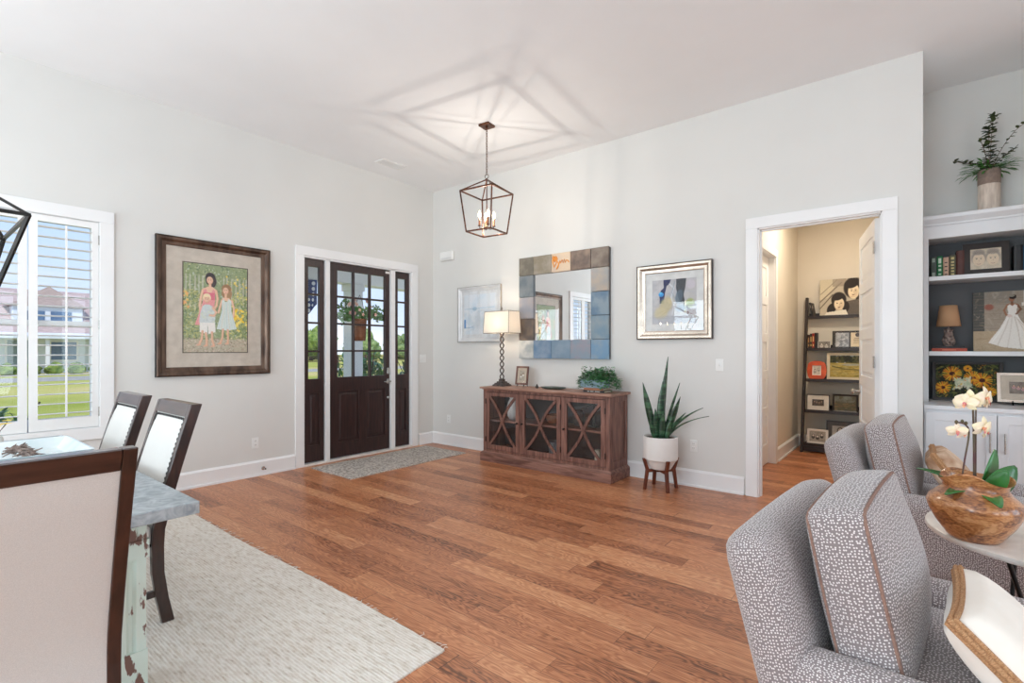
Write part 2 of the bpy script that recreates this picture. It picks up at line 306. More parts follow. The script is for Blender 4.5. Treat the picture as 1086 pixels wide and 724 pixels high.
# ---------------------------------------------------------------- mesh building
class MB:
    def __init__(s): s.v = []; s.f = []; s.m = []; s.uv = None
    def add(s, vs_, fs, mi=0, T=None):
        n = len(s.v)
        for p in vs_: s.v.append(tuple(T @ Vector(p)) if T is not None else tuple(p))
        for f in fs: s.f.append([i+n for i in f]); s.m.append(mi)
        return s
    def box(s, x0, x1, y0, y1, z0, z1, mi=0, T=None):
        return s.add([(x0, y0, z0), (x1, y0, z0), (x1, y1, z0), (x0, y1, z0), (x0, y0, z1), (x1, y0, z1), (x1, y1, z1), (x0, y1, z1)],
              [(0, 3, 2, 1), (4, 5, 6, 7), (0, 1, 5, 4), (1, 2, 6, 5), (2, 3, 7, 6), (3, 0, 4, 7)], mi, T)
    def hexa(s, bot, top, mi=0, T=None):     # four bottom corners, four top corners (same winding)
        return s.add(list(bot)+list(top), [(0, 3, 2, 1), (4, 5, 6, 7), (0, 1, 5, 4), (1, 2, 6, 5), (2, 3, 7, 6), (3, 0, 4, 7)], mi, T)
    def bar(s, a, b, w, h=None, mi=0, up=(0, 0, 1)):   # rectangular bar from a to b
        a = Vector(a); b = Vector(b); d = (b-a).normalized(); u = Vector(up)
        if abs(d.dot(u)) > .98: u = Vector((1, 0, 0))
        r = d.cross(u).normalized(); u = r.cross(d).normalized(); h = h or w
        q = [r*(-w/2)+u*(-h/2), r*(w/2)+u*(-h/2), r*(w/2)+u*(h/2), r*(-w/2)+u*(h/2)]
        return s.add([a+p for p in q]+[b+p for p in q], [(0, 1, 2, 3), (7, 6, 5, 4), (1, 0, 4, 5), (2, 1, 5, 6), (3, 2, 6, 7), (0, 3, 7, 4)], mi)
    def tube(s, pts, r, n=8, mi=0, closed=False, cap=True):
        pts = [Vector(p) for p in pts]; N = len(pts); base = len(s.v)
        rr = r if isinstance(r, (list, tuple)) else [r]*N
        prev = None
        for i, p in enumerate(pts):
            if closed: d = pts[(i+1) % N]-pts[i-1]
            else: d = pts[min(i+1, N-1)]-pts[max(i-1, 0)]
            d = d.normalized() if d.length > 1e-9 else Vector((0, 0, 1))
            if prev is None:
                u = Vector((0, 0, 1)) if abs(d.z) < .9 else Vector((1, 0, 0)); u = (u-d*u.dot(d)).normalized()
            else:
                u = prev-d*prev.dot(d); u = u.normalized() if u.length > 1e-6 else Vector((1, 0, 0))
            prev = u; v = d.cross(u)
            for k in range(n):
                a = 2*PI*k/n; s.v.append(tuple(p+(u*math.cos(a)+v*math.sin(a))*rr[i]))
        for i in range(N if closed else N-1):
            j = (i+1) % N
            for k in range(n):
                s.f.append([base+i*n+k, base+i*n+(k+1) % n, base+j*n+(k+1) % n, base+j*n+k]); s.m.append(mi)
        if not closed and cap:
            s.f.append([base+k for k in range(n)][::-1]); s.m.append(mi)
            s.f.append([base+(N-1)*n+k for k in range(n)]); s.m.append(mi)
        return s
    def lathe(s, prof, n=32, c=(0, 0, 0), mi=0, wob=None):   # prof (r,z) bottom to top
        base = len(s.v)
        for i, (r, z) in enumerate(prof):
            for k in range(n):
                a = 2*PI*k/n; q = wob(a, i, r, z) if wob else (r, z)
                s.v.append((c[0]+q[0]*math.cos(a), c[1]+q[0]*math.sin(a), c[2]+q[1]))
        for i in range(len(prof)-1):
            for k in range(n):
                s.f.append([base+i*n+k, base+i*n+(k+1) % n, base+(i+1)*n+(k+1) % n, base+(i+1)*n+k]); s.m.append(mi)
        if prof[0][0] > 1e-5: s.f.append([base+k for k in range(n)][::-1]); s.m.append(mi)
        if prof[-1][0] > 1e-5: s.f.append([base+(len(prof)-1)*n+k for k in range(n)]); s.m.append(mi)
        return s
    def prism(s, pts, y0, y1, mi=0, T=None):  # pts (x,z) ccw seen from -y
        n = len(pts)
        return s.add([(x, y0, z) for x, z in pts]+[(x, y1, z) for x, z in pts],
                     [list(range(n)), [2*n-1-i for i in range(n)]]+[[(i+1) % n, i, i+n, (i+1) % n+n] for i in range(n)], mi, T)
    def plate(s, u0, u1, z0, z1, t, holes=(), mi=0, y0=0):  # wall in xz, front at y0, back at y0+t, rectangular holes
        us = sorted({u0, u1, *[h[0] for h in holes], *[h[1] for h in holes]}); zs = sorted({z0, z1, *[h[2] for h in holes], *[h[3] for h in holes]})
        us = [u for u in us if u0 <= u <= u1]; zs = [z for z in zs if z0 <= z <= z1]
        def solid(i, j):
            if i < 0 or j < 0 or i >= len(us)-1 or j >= len(zs)-1: return False
            cu = (us[i]+us[i+1])/2; cz = (zs[j]+zs[j+1])/2
            return not any(h[0] < cu < h[1] and h[2] < cz < h[3] for h in holes)
        idx = {}
        def V(i, j, b):
            k = (i, j, b)
            if k not in idx: idx[k] = len(s.v); s.v.append((us[i], y0+(t if b else 0), zs[j]))
            return idx[k]
        for i in range(len(us)-1):
            for j in range(len(zs)-1):
                if not solid(i, j): continue
                F = [[V(i, j, 0), V(i+1, j, 0), V(i+1, j+1, 0), V(i, j+1, 0)], [V(i, j+1, 1), V(i+1, j+1, 1), V(i+1, j, 1), V(i, j, 1)]]
                if not solid(i-1, j): F.append([V(i, j, 1), V(i, j, 0), V(i, j+1, 0), V(i, j+1, 1)])
                if not solid(i+1, j): F.append([V(i+1, j, 0), V(i+1, j, 1), V(i+1, j+1, 1), V(i+1, j+1, 0)])
                if not solid(i, j-1): F.append([V(i, j, 1), V(i+1, j, 1), V(i+1, j, 0), V(i, j, 0)])
                if not solid(i, j+1): F.append([V(i, j+1, 0), V(i+1, j+1, 0), V(i+1, j+1, 1), V(i, j+1, 1)])
                for f in F: s.f.append(f); s.m.append(mi)
        return s
    def sweep_frame(s, w, h, prof, mi=0, z0=0):  # prof: (inset, y) closed polygon; rectangle w x h, bottom at z0, centred in x
        n = len(prof); base = len(s.v)
        for (i, y) in prof:
            for (x, z) in ((-w/2+i, z0+i), (w/2-i, z0+i), (w/2-i, z0+h-i), (-w/2+i, z0+h-i)): s.v.append((x, y, z))
        for a in range(n):
            b = (a+1) % n
            for k in range(4):
                l = (k+1) % 4; s.f.append([base+a*4+k, base+a*4+l, base+b*4+l, base+b*4+k]); s.m.append(mi)
        return s
    def leaf(s, p, d, up, L, W, mi=0, curl=.15, n=4):
        p = Vector(p); d = Vector(d).normalized(); up = Vector(up); r = d.cross(up)
        if r.length < 1e-4: r = d.cross(Vector((1, 0, 0)))
        r.normalize(); u = r.cross(d); base = len(s.v)
        for i in range(n+1):
            t = i/n; wd = W/2*math.sin(PI*min(1, t*.94+.03))**.8; c = p+d*(L*t)-u*(curl*L*t*t)
            s.v += [tuple(c-r*wd+u*wd*.25), tuple(c), tuple(c+r*wd+u*wd*.25)]
        for i in range(n):
            for k in (0, 1): s.f.append([base+i*3+k, base+i*3+k+1, base+i*3+k+4, base+i*3+k+3]); s.m.append(mi)
        return s

def props(o, label=None, cat=None, group=None, kind=None):
    if label: o['label'] = label
    if cat: o['category'] = cat
    if group: o['group'] = group
    if kind: o['kind'] = kind
    return o
def obj(name, mb, mats, parent=None, loc=None, rot=None, bevel=0, seg=2, smooth=None, sub=0, label=None):
    me = bpy.data.meshes.new(name); me.from_pydata([tuple(v) for v in mb.v], [], mb.f)
    mats = mats if isinstance(mats, (list, tuple)) else [mats]
    for m in mats: me.materials.append(M[m] if isinstance(m, str) else m)
    if len(mats) > 1: me.polygons.foreach_set('material_index', mb.m)
    bm = bmesh.new(); bm.from_mesh(me); bmesh.ops.recalc_face_normals(bm, faces=bm.faces)
    if smooth is not None:
        for f in bm.faces: f.smooth = True
        for e in bm.edges:
            if len(e.link_faces) == 2 and e.calc_face_angle(0) > math.radians(smooth): e.smooth = False
    bm.to_mesh(me); bm.free()
    if mb.uv is not None:
        l = me.uv_layers.new(name='UVMap')
        for poly, uvs in zip(me.polygons, mb.uv):
            for li, q in zip(poly.loop_indices, uvs): l.data[li].uv = q
    o = bpy.data.objects.new(name, me); C.objects.link(o)
    if parent: o.parent = parent
    if loc: o.location = loc
    if rot: o.rotation_euler = rot
    if bevel:
        b = o.modifiers.new('bevel', 'BEVEL'); b.width = bevel; b.segments = seg; b.limit_method = 'ANGLE'; b.angle_limit = math.radians(35)
    if sub:
        b = o.modifiers.new('sub', 'SUBSURF'); b.levels = sub; b.render_levels = sub
    if label: o['label'] = label
    return o
def thing(name, label, cat, loc=(0, 0, 0), rz=0, group=None, rot=None):
    o = bpy.data.objects.new(name, None); C.objects.link(o); o.location = loc; o.rotation_euler = rot or (0, 0, rz)
    o.empty_display_size = .1
    return props(o, label, cat, group)
def struct(name, loc=(0, 0, 0), rz=0):
    o = bpy.data.objects.new(name, None); C.objects.link(o); o.location = loc; o.rotation_euler = (0, 0, rz); o['kind'] = 'structure'; return o
def smesh(name, mb, m, **k): o = obj(name, mb, m, **k); o['kind'] = 'structure'; return o
def dup(root, loc, rz=None, label=None, group=None, rot=None):
    def cp(o, parent):
        c = o.copy(); C.objects.link(c); c.parent = parent
        for ch in [x for x in bpy.data.objects if x.parent == o]: cp(ch, c)
        return c
    r = cp(root, None); r.location = loc
    if rz is not None: r.rotation_euler = (0, 0, rz)
    if rot is not None: r.rotation_euler = rot
    if label: r['label'] = label
    if group: r['group'] = group
    return r

def rbox(sx, sy, sz, r, puff=(0, 0, 0), n=10, c=(0, 0, 0), T=None, mb=None, uvs=1.0):
    """rounded puffy box with metric UVs"""
    mb = mb or MB()
    if mb.uv is None: mb.uv = []
    h = (sx/2, sy/2, sz/2); off = 0
    for ax in range(3):
        for sg in (-1, 1):
            a, b = [(1, 2), (2, 0), (0, 1)][ax]; base = len(mb.v); off += 1.37; P2 = []
            for i in range(n+1):
                for j in range(n+1):
                    # denser near the edges
                    u = -math.cos(PI*i/n)*.5+(2*i/n-1)*.5; v = -math.cos(PI*j/n)*.5+(2*j/n-1)*.5
                    p = [0, 0, 0]; p[ax] = sg*h[ax]; p[a] = u*h[a]; p[b] = v*h[b]
                    q = [max(-h[k]+r, min(h[k]-r, p[k])) for k in range(3)]
                    d = Vector([p[k]-q[k] for k in range(3)])
                    # use direction from inner box
                    d = d.normalized()*r if d.length > 1e-9 else d
                    p = [q[k]+d[k] for k in range(3)]
                    nn = [p[k]/h[k] for k in range(3)]
                    for k in range(3):
                        o1, o2 = [m_ for m_ in range(3) if m_ != k]
                        p[k] += nn[k]*puff[k]*(1-nn[o1]**2)*(1-nn[o2]**2)
                    v3 = Vector(p)
                    if T is not None: v3 = T @ v3
                    mb.v.append((v3.x+c[0], v3.y+c[1], v3.z+c[2])); P2.append((u*h[a]*uvs+off, v*h[b]*uvs+off*.7))
            for i in range(n):
                for j in range(n):
                    q = [i*(n+1)+j, (i+1)*(n+1)+j, (i+1)*(n+1)+j+1, i*(n+1)+j+1]
                    if sg < 0: q = q[::-1]
                    mb.f.append([base+k for k in q]); mb.m.append(0); mb.uv.append([P2[k] for k in q])
    return mb
def cobj(name, mb, m, parent=None, **k):   # cushion mesh: weld, keep uv
    me = bpy.data.meshes.new(name); me.from_pydata(mb.v, [], mb.f); me.materials.append(M[m])
    l = me.uv_layers.new(name='UVMap')
    for poly, uvs in zip(me.polygons, mb.uv):
        for li, q in zip(poly.loop_indices, uvs): l.data[li].uv = q
    bm = bmesh.new(); bm.from_mesh(me); bmesh.ops.remove_doubles(bm, verts=bm.verts, dist=.0004)
    for f in bm.faces: f.smooth = True
    bm.to_mesh(me); bm.free()
    o = bpy.data.objects.new(name, me); C.objects.link(o)
    if parent: o.parent = parent
    for kk, vv in k.items(): setattr(o, kk, vv)
    return o

# ---------------------------------------------------------------- artwork painter
def lin(c):
    c = np.clip(np.asarray(c, float)/255, 0, 1); return np.where(c <= .04045, c/12.92, ((c+.055)/1.055)**2.4)
class Art:
    def __init__(s, w, h, n, bg, seed=1):
        s.w, s.h = w, h; s.nx = n; s.ny = max(4, int(n*h/w)); s.rng = np.random.RandomState(seed)
        s.U, s.V = np.meshgrid(np.linspace(0, 1, s.nx+1), np.linspace(0, 1, s.ny+1)); s.V = 1-s.V  # V=0 top row index 0 -> z top
        s.V = 1-s.V  # row 0 = top, V grows downward
        s.I = np.ones((s.ny+1, s.nx+1, 3))*np.array(bg, float); s.asp = h/w
    def blend(s, m, col, a=1.): m = (m*a)[..., None]; s.I = s.I*(1-m)+np.array(col, float)*m; return s
    def ell(s, cx, cy, rx, ry, col, ang=0, a=1., soft=.15):
        x = s.U-cx; y = (s.V-cy)*s.asp; c, n = math.cos(ang), math.sin(ang); X = x*c+y*n; Y = -x*n+y*c
        d = np.sqrt((X/rx)**2+(Y/ry)**2); return s.blend(np.clip((1-d)/soft+.5, 0, 1), col, a)
    def rect(s, x0, x1, y0, y1, col, a=1.): return s.blend(((s.U >= x0) & (s.U <= x1) & (s.V >= y0) & (s.V <= y1)).astype(float), col, a)
    def poly(s, P, col, a=1.):
        ins = np.zeros_like(s.U, bool); n = len(P); j = n-1
        for i in range(n):
            xi, yi = P[i]; xj, yj = P[j]
            if yi != yj: ins ^= ((yi > s.V) != (yj > s.V)) & (s.U < (xj-xi)*(s.V-yi)/(yj-yi)+xi)
            j = i
        return s.blend(ins.astype(float), col, a)
    def line(s, P, wd, col, a=1.):
        for (x0, y0), (x1, y1) in zip(P[:-1], P[1:]):
            y0 *= s.asp; y1 *= s.asp; X = s.U-x0; Y = s.V*s.asp-y0; dx, dy = x1-x0, y1-y0; L = dx*dx+dy*dy+1e-9
            t = np.clip((X*dx+Y*dy)/L, 0, 1); d = np.hypot(X-t*dx, Y-t*dy); s.blend(np.clip((wd-d)/(wd*.5), 0, 1), col, a)
        return s
    def specks(s, n, box, cols, rx, ry=None, a=.9, ang=None):
        for i in range(n):
            q = s.rng.rand(5); s.ell(box[0]+q[0]*(box[1]-box[0]), box[2]+q[1]*(box[3]-box[2]), rx*(.5+q[2]), (ry or rx)*(.5+q[2]), cols[int(q[3]*len(cols))], (q[4]*PI if ang is None else ang), a)
        return s
    def noise(s, amt): s.I += s.rng.randn(*s.U.shape)[..., None]*amt; return s
    def build(s, name, parent, y=0, z0=0, mat='art', x0=0, back=.004):
        me = bpy.data.meshes.new(name); X = (s.U-.5)*s.w+x0; Z = z0+(1-s.V)*s.h
        v = np.stack([X, np.full_like(X, y), Z], -1).reshape(-1, 3); nx, ny = s.nx, s.ny
        i = np.arange(ny)[:, None]*(nx+1)+np.arange(nx)[None]; f = np.stack([i, i+nx+1, i+nx+2, i+1], -1).reshape(-1, 4)
        nv = len(v); hw = s.w/2
        v = np.concatenate([v, [(x0-hw, y+back, z0), (x0+hw, y+back, z0), (x0+hw, y+back, z0+s.h), (x0-hw, y+back, z0+s.h)]])
        tl, tr, bl, br = 0, nx, ny*(nx+1), (ny+1)*(nx+1)-1
        fl = [tuple(q) for q in f]+[(nv+3, nv+2, nv+1, nv), tuple([bl]+[nv, nv+1]+[br]), (br, nv+1, nv+2, tr), (tr, nv+2, nv+3, tl), (tl, nv+3, nv, bl)]
        me.from_pydata([tuple(q) for q in v], [], fl)
        col = np.ones((len(v), 4)); col[:nv, :3] = lin(s.I.reshape(-1, 3)); col[nv:, :3] = lin(s.I.mean((0, 1)))
        a = me.color_attributes.new('Col', 'FLOAT_COLOR', 'POINT'); a.data.foreach_set('color', col.astype(np.float32).ravel())
        me.materials.append(M[mat]); o = bpy.data.objects.new(name, me); C.objects.link(o); o.parent = parent; return o

# ---------------------------------------------------------------- room shell
H = 3.66
fl = MB().box(-.15, 10.1, -8.6, 0, -.1, 0).box(4.05, 5.56, 0, 3.25, -.1, 0).box(5.56, 6.55, 0, .99, -.1, 0)
smesh('floor', fl, 'floor')
ce = MB().box(-.6, 10.3, -8.8, 0, H, H+.15).box(4.05, 6.55, 0, 3.25, H, H+.15)
smesh('ceiling', ce, 'ceil')
WINY = (-4.77, -3.86); WINZ = (.68, 2.46)
DY0, DY1, DZ = -2.005, -.405, 2.45
m_ = MB().plate(-8.6, 0, 0, H, .15, [(WINY[0], WINY[1], *WINZ), (DY0, DY1, -1, DZ)])
smesh('wall_left', m_, 'wall', rot=(0, 0, PI/2))
# wall the console stands against, with the study doorway
OX0, OX1, OZ = 4.375, 5.315, 2.475
m_ = MB().plate(-.15, 5.56, 0, H, .12, [(OX0, OX1, -1, OZ)])
smesh('wall_back', m_, 'wall')
smesh('wall_alcove_side', MB().box(5.44, 5.56, .12, .99, 0, H), 'wall')
smesh('wall_alcove_back', MB().box(5.56, 6.55, .84, .99, 0, H), 'wall')
smesh('wall_alcove_right', MB().box(6.42, 6.57, 0.12, .84, 0, H).box(6.42, 10.1, 0, .12, 0, H), 'wall')
# rest of the room, out of frame: windows that give the daylight
m_ = MB().plate(-8.6, .12, 0, H, .15, [(yy-.85, yy+.85, .35, 2.65) for yy in (-6.6, -4.1, -1.6)])
smesh('wall_east', m_, 'wall', rot=(0, 0, PI/2), loc=(10.1, 0, 0))
m_ = MB().plate(-.15, 10.1, 0, H, .15, [(xx-1, xx+1, .35, 2.65) for xx in (1.4, 4.2, 7.0)])
smesh('wall_south', m_, 'wall', loc=(0, -8.6, 0))
# study behind the doorway
smesh('wall_study_left', MB().plate(.12, 3.1, 0, H, .12, [(.78, 1.62, -1, 2.46)]), 'warmwall', rot=(0, 0, PI/2), loc=(4.2, 0, 0))
smesh('wall_study_back', MB().box(4.05, 5.56, 3.1, 3.25, 0, H), 'warmwall')
smesh('wall_study_right', MB().box(5.45, 5.56, .99, 3.1, 0, H), 'warmwall')

# baseboards
def baseboard(name, L, loc, rz, m='trim', h=.165):
    prof = [(0, 0), (-.018, 0), (-.018, h-.02), (-.012, h-.012), (-.006, h), (0, h)]
    mb = MB(); n = len(prof)
    mb.add([(0, y, z) for y, z in prof]+[(L, y, z) for y, z in prof], [list(range(n)), list(range(2*n-1, n-1, -1))]+[[i, (i+1) % n, (i+1) % n+n, i+n] for i in range(n)])
    mb.box(0, L, -.03, -.018, 0, .02)
    smesh(name, mb, m, loc=loc, rot=(0, 0, rz))
baseboard('baseboard_left', 6.49, (0, -8.6, 0), PI/2); baseboard('baseboard_left.001', .26, (0, -.28, 0), PI/2)
baseboard('baseboard_back', 4.27, (.0, 0, 0), 0); baseboard('baseboard_back.001', .13, (5.42, 0, 0), 0)
baseboard('baseboard_study_left', 1.36, (4.2, 1.73, 0), PI/2); baseboard('baseboard_study_back', 1.25, (4.2, 3.1, 0), 0)

# casings
def casing(name, u0, u1, ztop, wdt, loc, rz, head=None, bottom=None, t=.022):
    head = head or wdt
    z0 = 0 if bottom is None else bottom
    mb = MB().box(u0-wdt, u0, -t, 0, z0, ztop).box(u1, u1+wdt, -t, 0, z0, ztop).box(u0-wdt, u1+wdt, -t-.003, 0, ztop, ztop+head)
    if bottom is not None: mb.box(u0-wdt, u1+wdt, -t-.003, 0, bottom-wdt, bottom)
    smesh(name, mb, 'trim', loc=loc, rot=(0, 0, rz), bevel=.003)
casing('trim_1', -2.0, -.41, 2.445, .105, (0, 0, 0), PI/2)
casing('trim_2', 4.385, 5.305, 2.465, .1, (0, 0, 0), 0)
casing('trim_3', -4.765, -3.865, 2.455, .1, (0, 0, 0), PI/2, bottom=.685)
casing('trim_4', .79, 1.61, 2.455, .09, (4.2, 0, 0), PI/2)

# ---------------------------------------------------------------- window_1 : shutters, sash, glass
win = struct('window_1', (0, -4.315, 0), PI/2)
mb = MB()
mb.plate(-.45, .45, .69, 2.45, .05, [(-.41, .41, .73, 2.41)], y0=.085)
mb.box(-.41, .41, .078, .125, 1.545, 1.595); mb.box(-.41, .41, .09, .13, .73, .78)
obj('window_sash', mb, 'shutter', win, bevel=.003)
obj('window_pane', MB().box(-.41, .41, .108, .112, .75, 2.41), 'glass', win)
obj('window_sill', MB().box(-.5, .5, .13, .2, .64, .69), 'trim', win)
mb = MB().plate(-.455, .455, .68, 2.46, .14, [(-.447, .447, .688, 2.452)], y0=.0)
obj('window_jamb', mb, 'trim', win)
def shutter(side):
    a, b = (.004, .445) if side > 0 else (-.445, -.004)
    sh = obj('shutter_panel', MB().plate(a, b, .692, 2.448, .028, [(a+.054, b-.048 if side > 0 else b-.054, .785, 2.395)] if side > 0 else [(a+.048, b-.054, .785, 2.395)], y0=-.006), 'shutter', win, bevel=.002)
    u0, u1 = (a+.054, b-.048) if side > 0 else (a+.048, b-.054)
    mb = MB(); n = 20; sp = (2.395-.785)/n
    for i in range(n):
        z = .785+sp*(i+.5); T = Matrix.Translation((0, .01, z)) @ Matrix.Rotation(math.radians(-3), 4, 'X')
        P = [(-.036, 0), (-.02, -.0045), (0, -.0055), (.02, -.0045), (.036, 0), (.02, .0045), (0, .0055), (-.02, .0045)]
        mb.add([(u0, y, zz) for y, zz in P]+[(u1, y, zz) for y, zz in P], [list(range(8)), list(range(15, 7, -1))]+[[k, (k+1) % 8, (k+1) % 8+8, k+8] for k in range(8)], 0, T)
    obj('louvers', mb, 'shutter', sh)
    obj('tilt_rod', MB().box((u0+u1)/2-.006, (u0+u1)/2+.006, -.04, -.028, .80, 2.38), 'shutter', sh)
    mb = MB()
    for z in (.82, 1.57, 2.3): mb.box(*((b-.003, b+.006) if side > 0 else (a-.006, a+.003)), -.012, -.005, z-.04, z+.04)
    obj('hinge', mb, 'chrome', sh)
shutter(1); shutter(-1)

# ---------------------------------------------------------------- door_1 : entry door with sidelights
ent = struct('door_1', (0, 0, 0), PI/2)
mb = MB()
for u0, u1 in ((-2.003, -1.99), (-1.72, -1.665), (-.757, -.69), (-.42, -.408)): mb.box(u0, u1, -.004, .12, 0, 2.445)
mb.box(-2.003, -.408, -.004, .12, 2.425, 2.449)
obj('door_jamb', mb, 'trim', ent, bevel=.002)
obj('threshold', MB().box(-2.0, -.41, -.035, .14, 0, .022), cmat(232, 226, 220), ent, bevel=.004)
def leaf_door(name, u0, u1, gl, nx, nz, panels, wd=.022):
    zb, zt = .03, 2.422
    holes = []; mw = wd
    gw = (gl[1]-gl[0]-(nx-1)*mw)/nx; gh = (gl[3]-gl[2]-(nz-1)*mw)/nz
    for i in range(nx):
        for j in range(nz): holes.append((gl[0]+i*(gw+mw), gl[0]+i*(gw+mw)+gw, gl[2]+j*(gh+mw), gl[2]+j*(gh+mw)+gh))
    d = obj(name, MB().plate(u0, u1, zb, zt, .044, holes+list(panels), y0=.03), 'darkdoor', ent, bevel=.004)
    obj('window_pane', MB().box(gl[0], gl[1], .05, .054, gl[2], gl[3]), 'glass', d)
    for p in panels:
        mb = MB().box(p[0], p[1], .046, .06, p[2], p[3])
        c = .03; mb.hexa([(p[0]+c, .046, p[2]+c), (p[1]-c, .046, p[2]+c), (p[1]-c, .046, p[3]-c), (p[0]+c, .046, p[3]-c)], [(p[0]+c+.02, .041, p[2]+c+.02), (p[1]-c-.02, .041, p[2]+c+.02), (p[1]-c-.02, .041, p[3]-c-.02), (p[0]+c+.02, .041, p[3]-c-.02)])
        obj('door_panel', mb, 'darkdoor', d)
    return d
lf = leaf_door('door_leaf', -1.66, -.762, (-1.545, -.832, 1.015, 2.335), 3, 4, [(-1.54, -1.24, .215, .845), (-1.125, -.835, .215, .845)])
leaf_door('sidelight', -1.988, -1.724, (-1.925, -1.785, 1.01, 2.335), 1, 4, [(-1.925, -1.785, .225, .84)])
leaf_door('sidelight', -.688, -.423, (-.62, -.475, 1.015, 2.335), 1, 4, [(-.615, -.48, .235, .82)])
mb = MB().box(-.805, -.765, .022, .03, .90, .965); mb.tube([(-.785, .02, .932), (-.785, -.02, .932)], .012); mb.bar((-.775, -.022, .932), (-.89, -.022, .93), .02, .014)
obj('door_handle', mb, 'chrome', lf, bevel=.003, label='brushed nickel lever handle')
obj('keypad', MB().box(-.81, -.765, .015, .03, 1.03, 1.115), 'chrome', lf, bevel=.004)
obj('lower_lock', MB().lathe([(.016, 0), (.018, .006), (.008, .012)], 16), 'chrome', lf, loc=(-.785, .03, .715), rot=(PI/2, 0, 0))
obj('door_closer_plate', MB().box(-.83, -.765, .018, .03, 2.375, 2.405), cmat(230, 228, 224), lf, bevel=.003)

# ---------------------------------------------------------------- door_2 : white five panel door swung into the study
d2 = struct('door_2', (5.268, .112, 0), math.radians(101))
W2 = .89; gap = .1; pz = [.24+i*(.335+gap) for i in range(5)]; ph = .335
pan = [(.11, W2-.11, z, z+ph) for z in pz]
dl = obj('door_leaf', MB().plate(0, W2, .012, 2.44, .036, pan, y0=-.018), 'trim', d2, bevel=.003)
mb = MB()
for p in pan:
    mb.box(p[0], p[1], -.008, .008, p[2], p[3])
    for sg in (-1, 1):
        mb.hexa([(p[0]+.02, sg*.008, p[2]+.02), (p[1]-.02, sg*.008, p[2]+.02), (p[1]-.02, sg*.008, p[3]-.02), (p[0]+.02, sg*.008, p[3]-.02)], [(p[0]+.045, sg*.015, p[2]+.045), (p[1]-.045, sg*.015, p[2]+.045), (p[1]-.045, sg*.015, p[3]-.045), (p[0]+.045, sg*.015, p[3]-.045)])
obj('door_panel', mb, 'trim', dl)
mb = MB()
for sg in (-1, 1): mb.lathe([(.026, 0), (.026, .006), (.01, .01), (.01, .04), (.022, .048), (.027, .062), (.02, .075), (.0, .078)], 20)
obj('door_handle', MB().lathe([(.026, 0), (.026, .006), (.01, .01), (.01, .035), (.022, .043), (.027, .057), (.02, .07), (.0, .073)], 20), 'chrome', dl, loc=(W2-.065, .018, .95), rot=(-PI/2, 0, 0), smooth=40)
obj('door_handle', MB().lathe([(.026, 0), (.026, .006), (.01, .01), (.01, .035), (.022, .043), (.027, .057), (.02, .07), (.0, .073)], 20), 'chrome', dl, loc=(W2-.065, -.018, .95), rot=(PI/2, 0, 0), smooth=40)
for z in (.35, 1.25, 2.2): obj('hinge', MB().box(-.012, .03, .018, .026, z-.05, z+.05), 'chrome', dl)
# jamb of the study doorway and of the opening beyond
mb = MB().box(4.375, 4.395, -.004, .124, 0, 2.475).box(5.295, 5.315, -.004, .124, 0, 2.475).box(4.375, 5.315, -.004, .124, 2.455, 2.475)
mb.box(4.395, 4.405, .05, .085, 0, 2.455).box(5.285, 5.295, .05, .085, 0, 2.455).box(4.395, 5.295, .05, .085, 2.445, 2.455)
smesh('trim_5', mb, 'trim')
d3 = struct('door_3', (4.2, 1.2, 0), PI/2)
pan = [(-.3, .3, z, z+ph) for z in pz]
dl3 = obj('door_leaf', MB().plate(-.405, .405, .012, 2.45, .036, pan, y0=.06), 'trim', d3, bevel=.003)
mb = MB()
for p in pan: mb.box(p[0], p[1], .07, .085, p[2], p[3])
obj('door_panel', mb, 'trim', dl3)
mb = MB().box(-.42, -.405, -.004, .12, 0, 2.46).box(.405, .42, -.004, .12, 0, 2.46).box(-.42, .42, -.004, .12, 2.45, 2.46)
obj('door_jamb', mb, 'trim', d3)

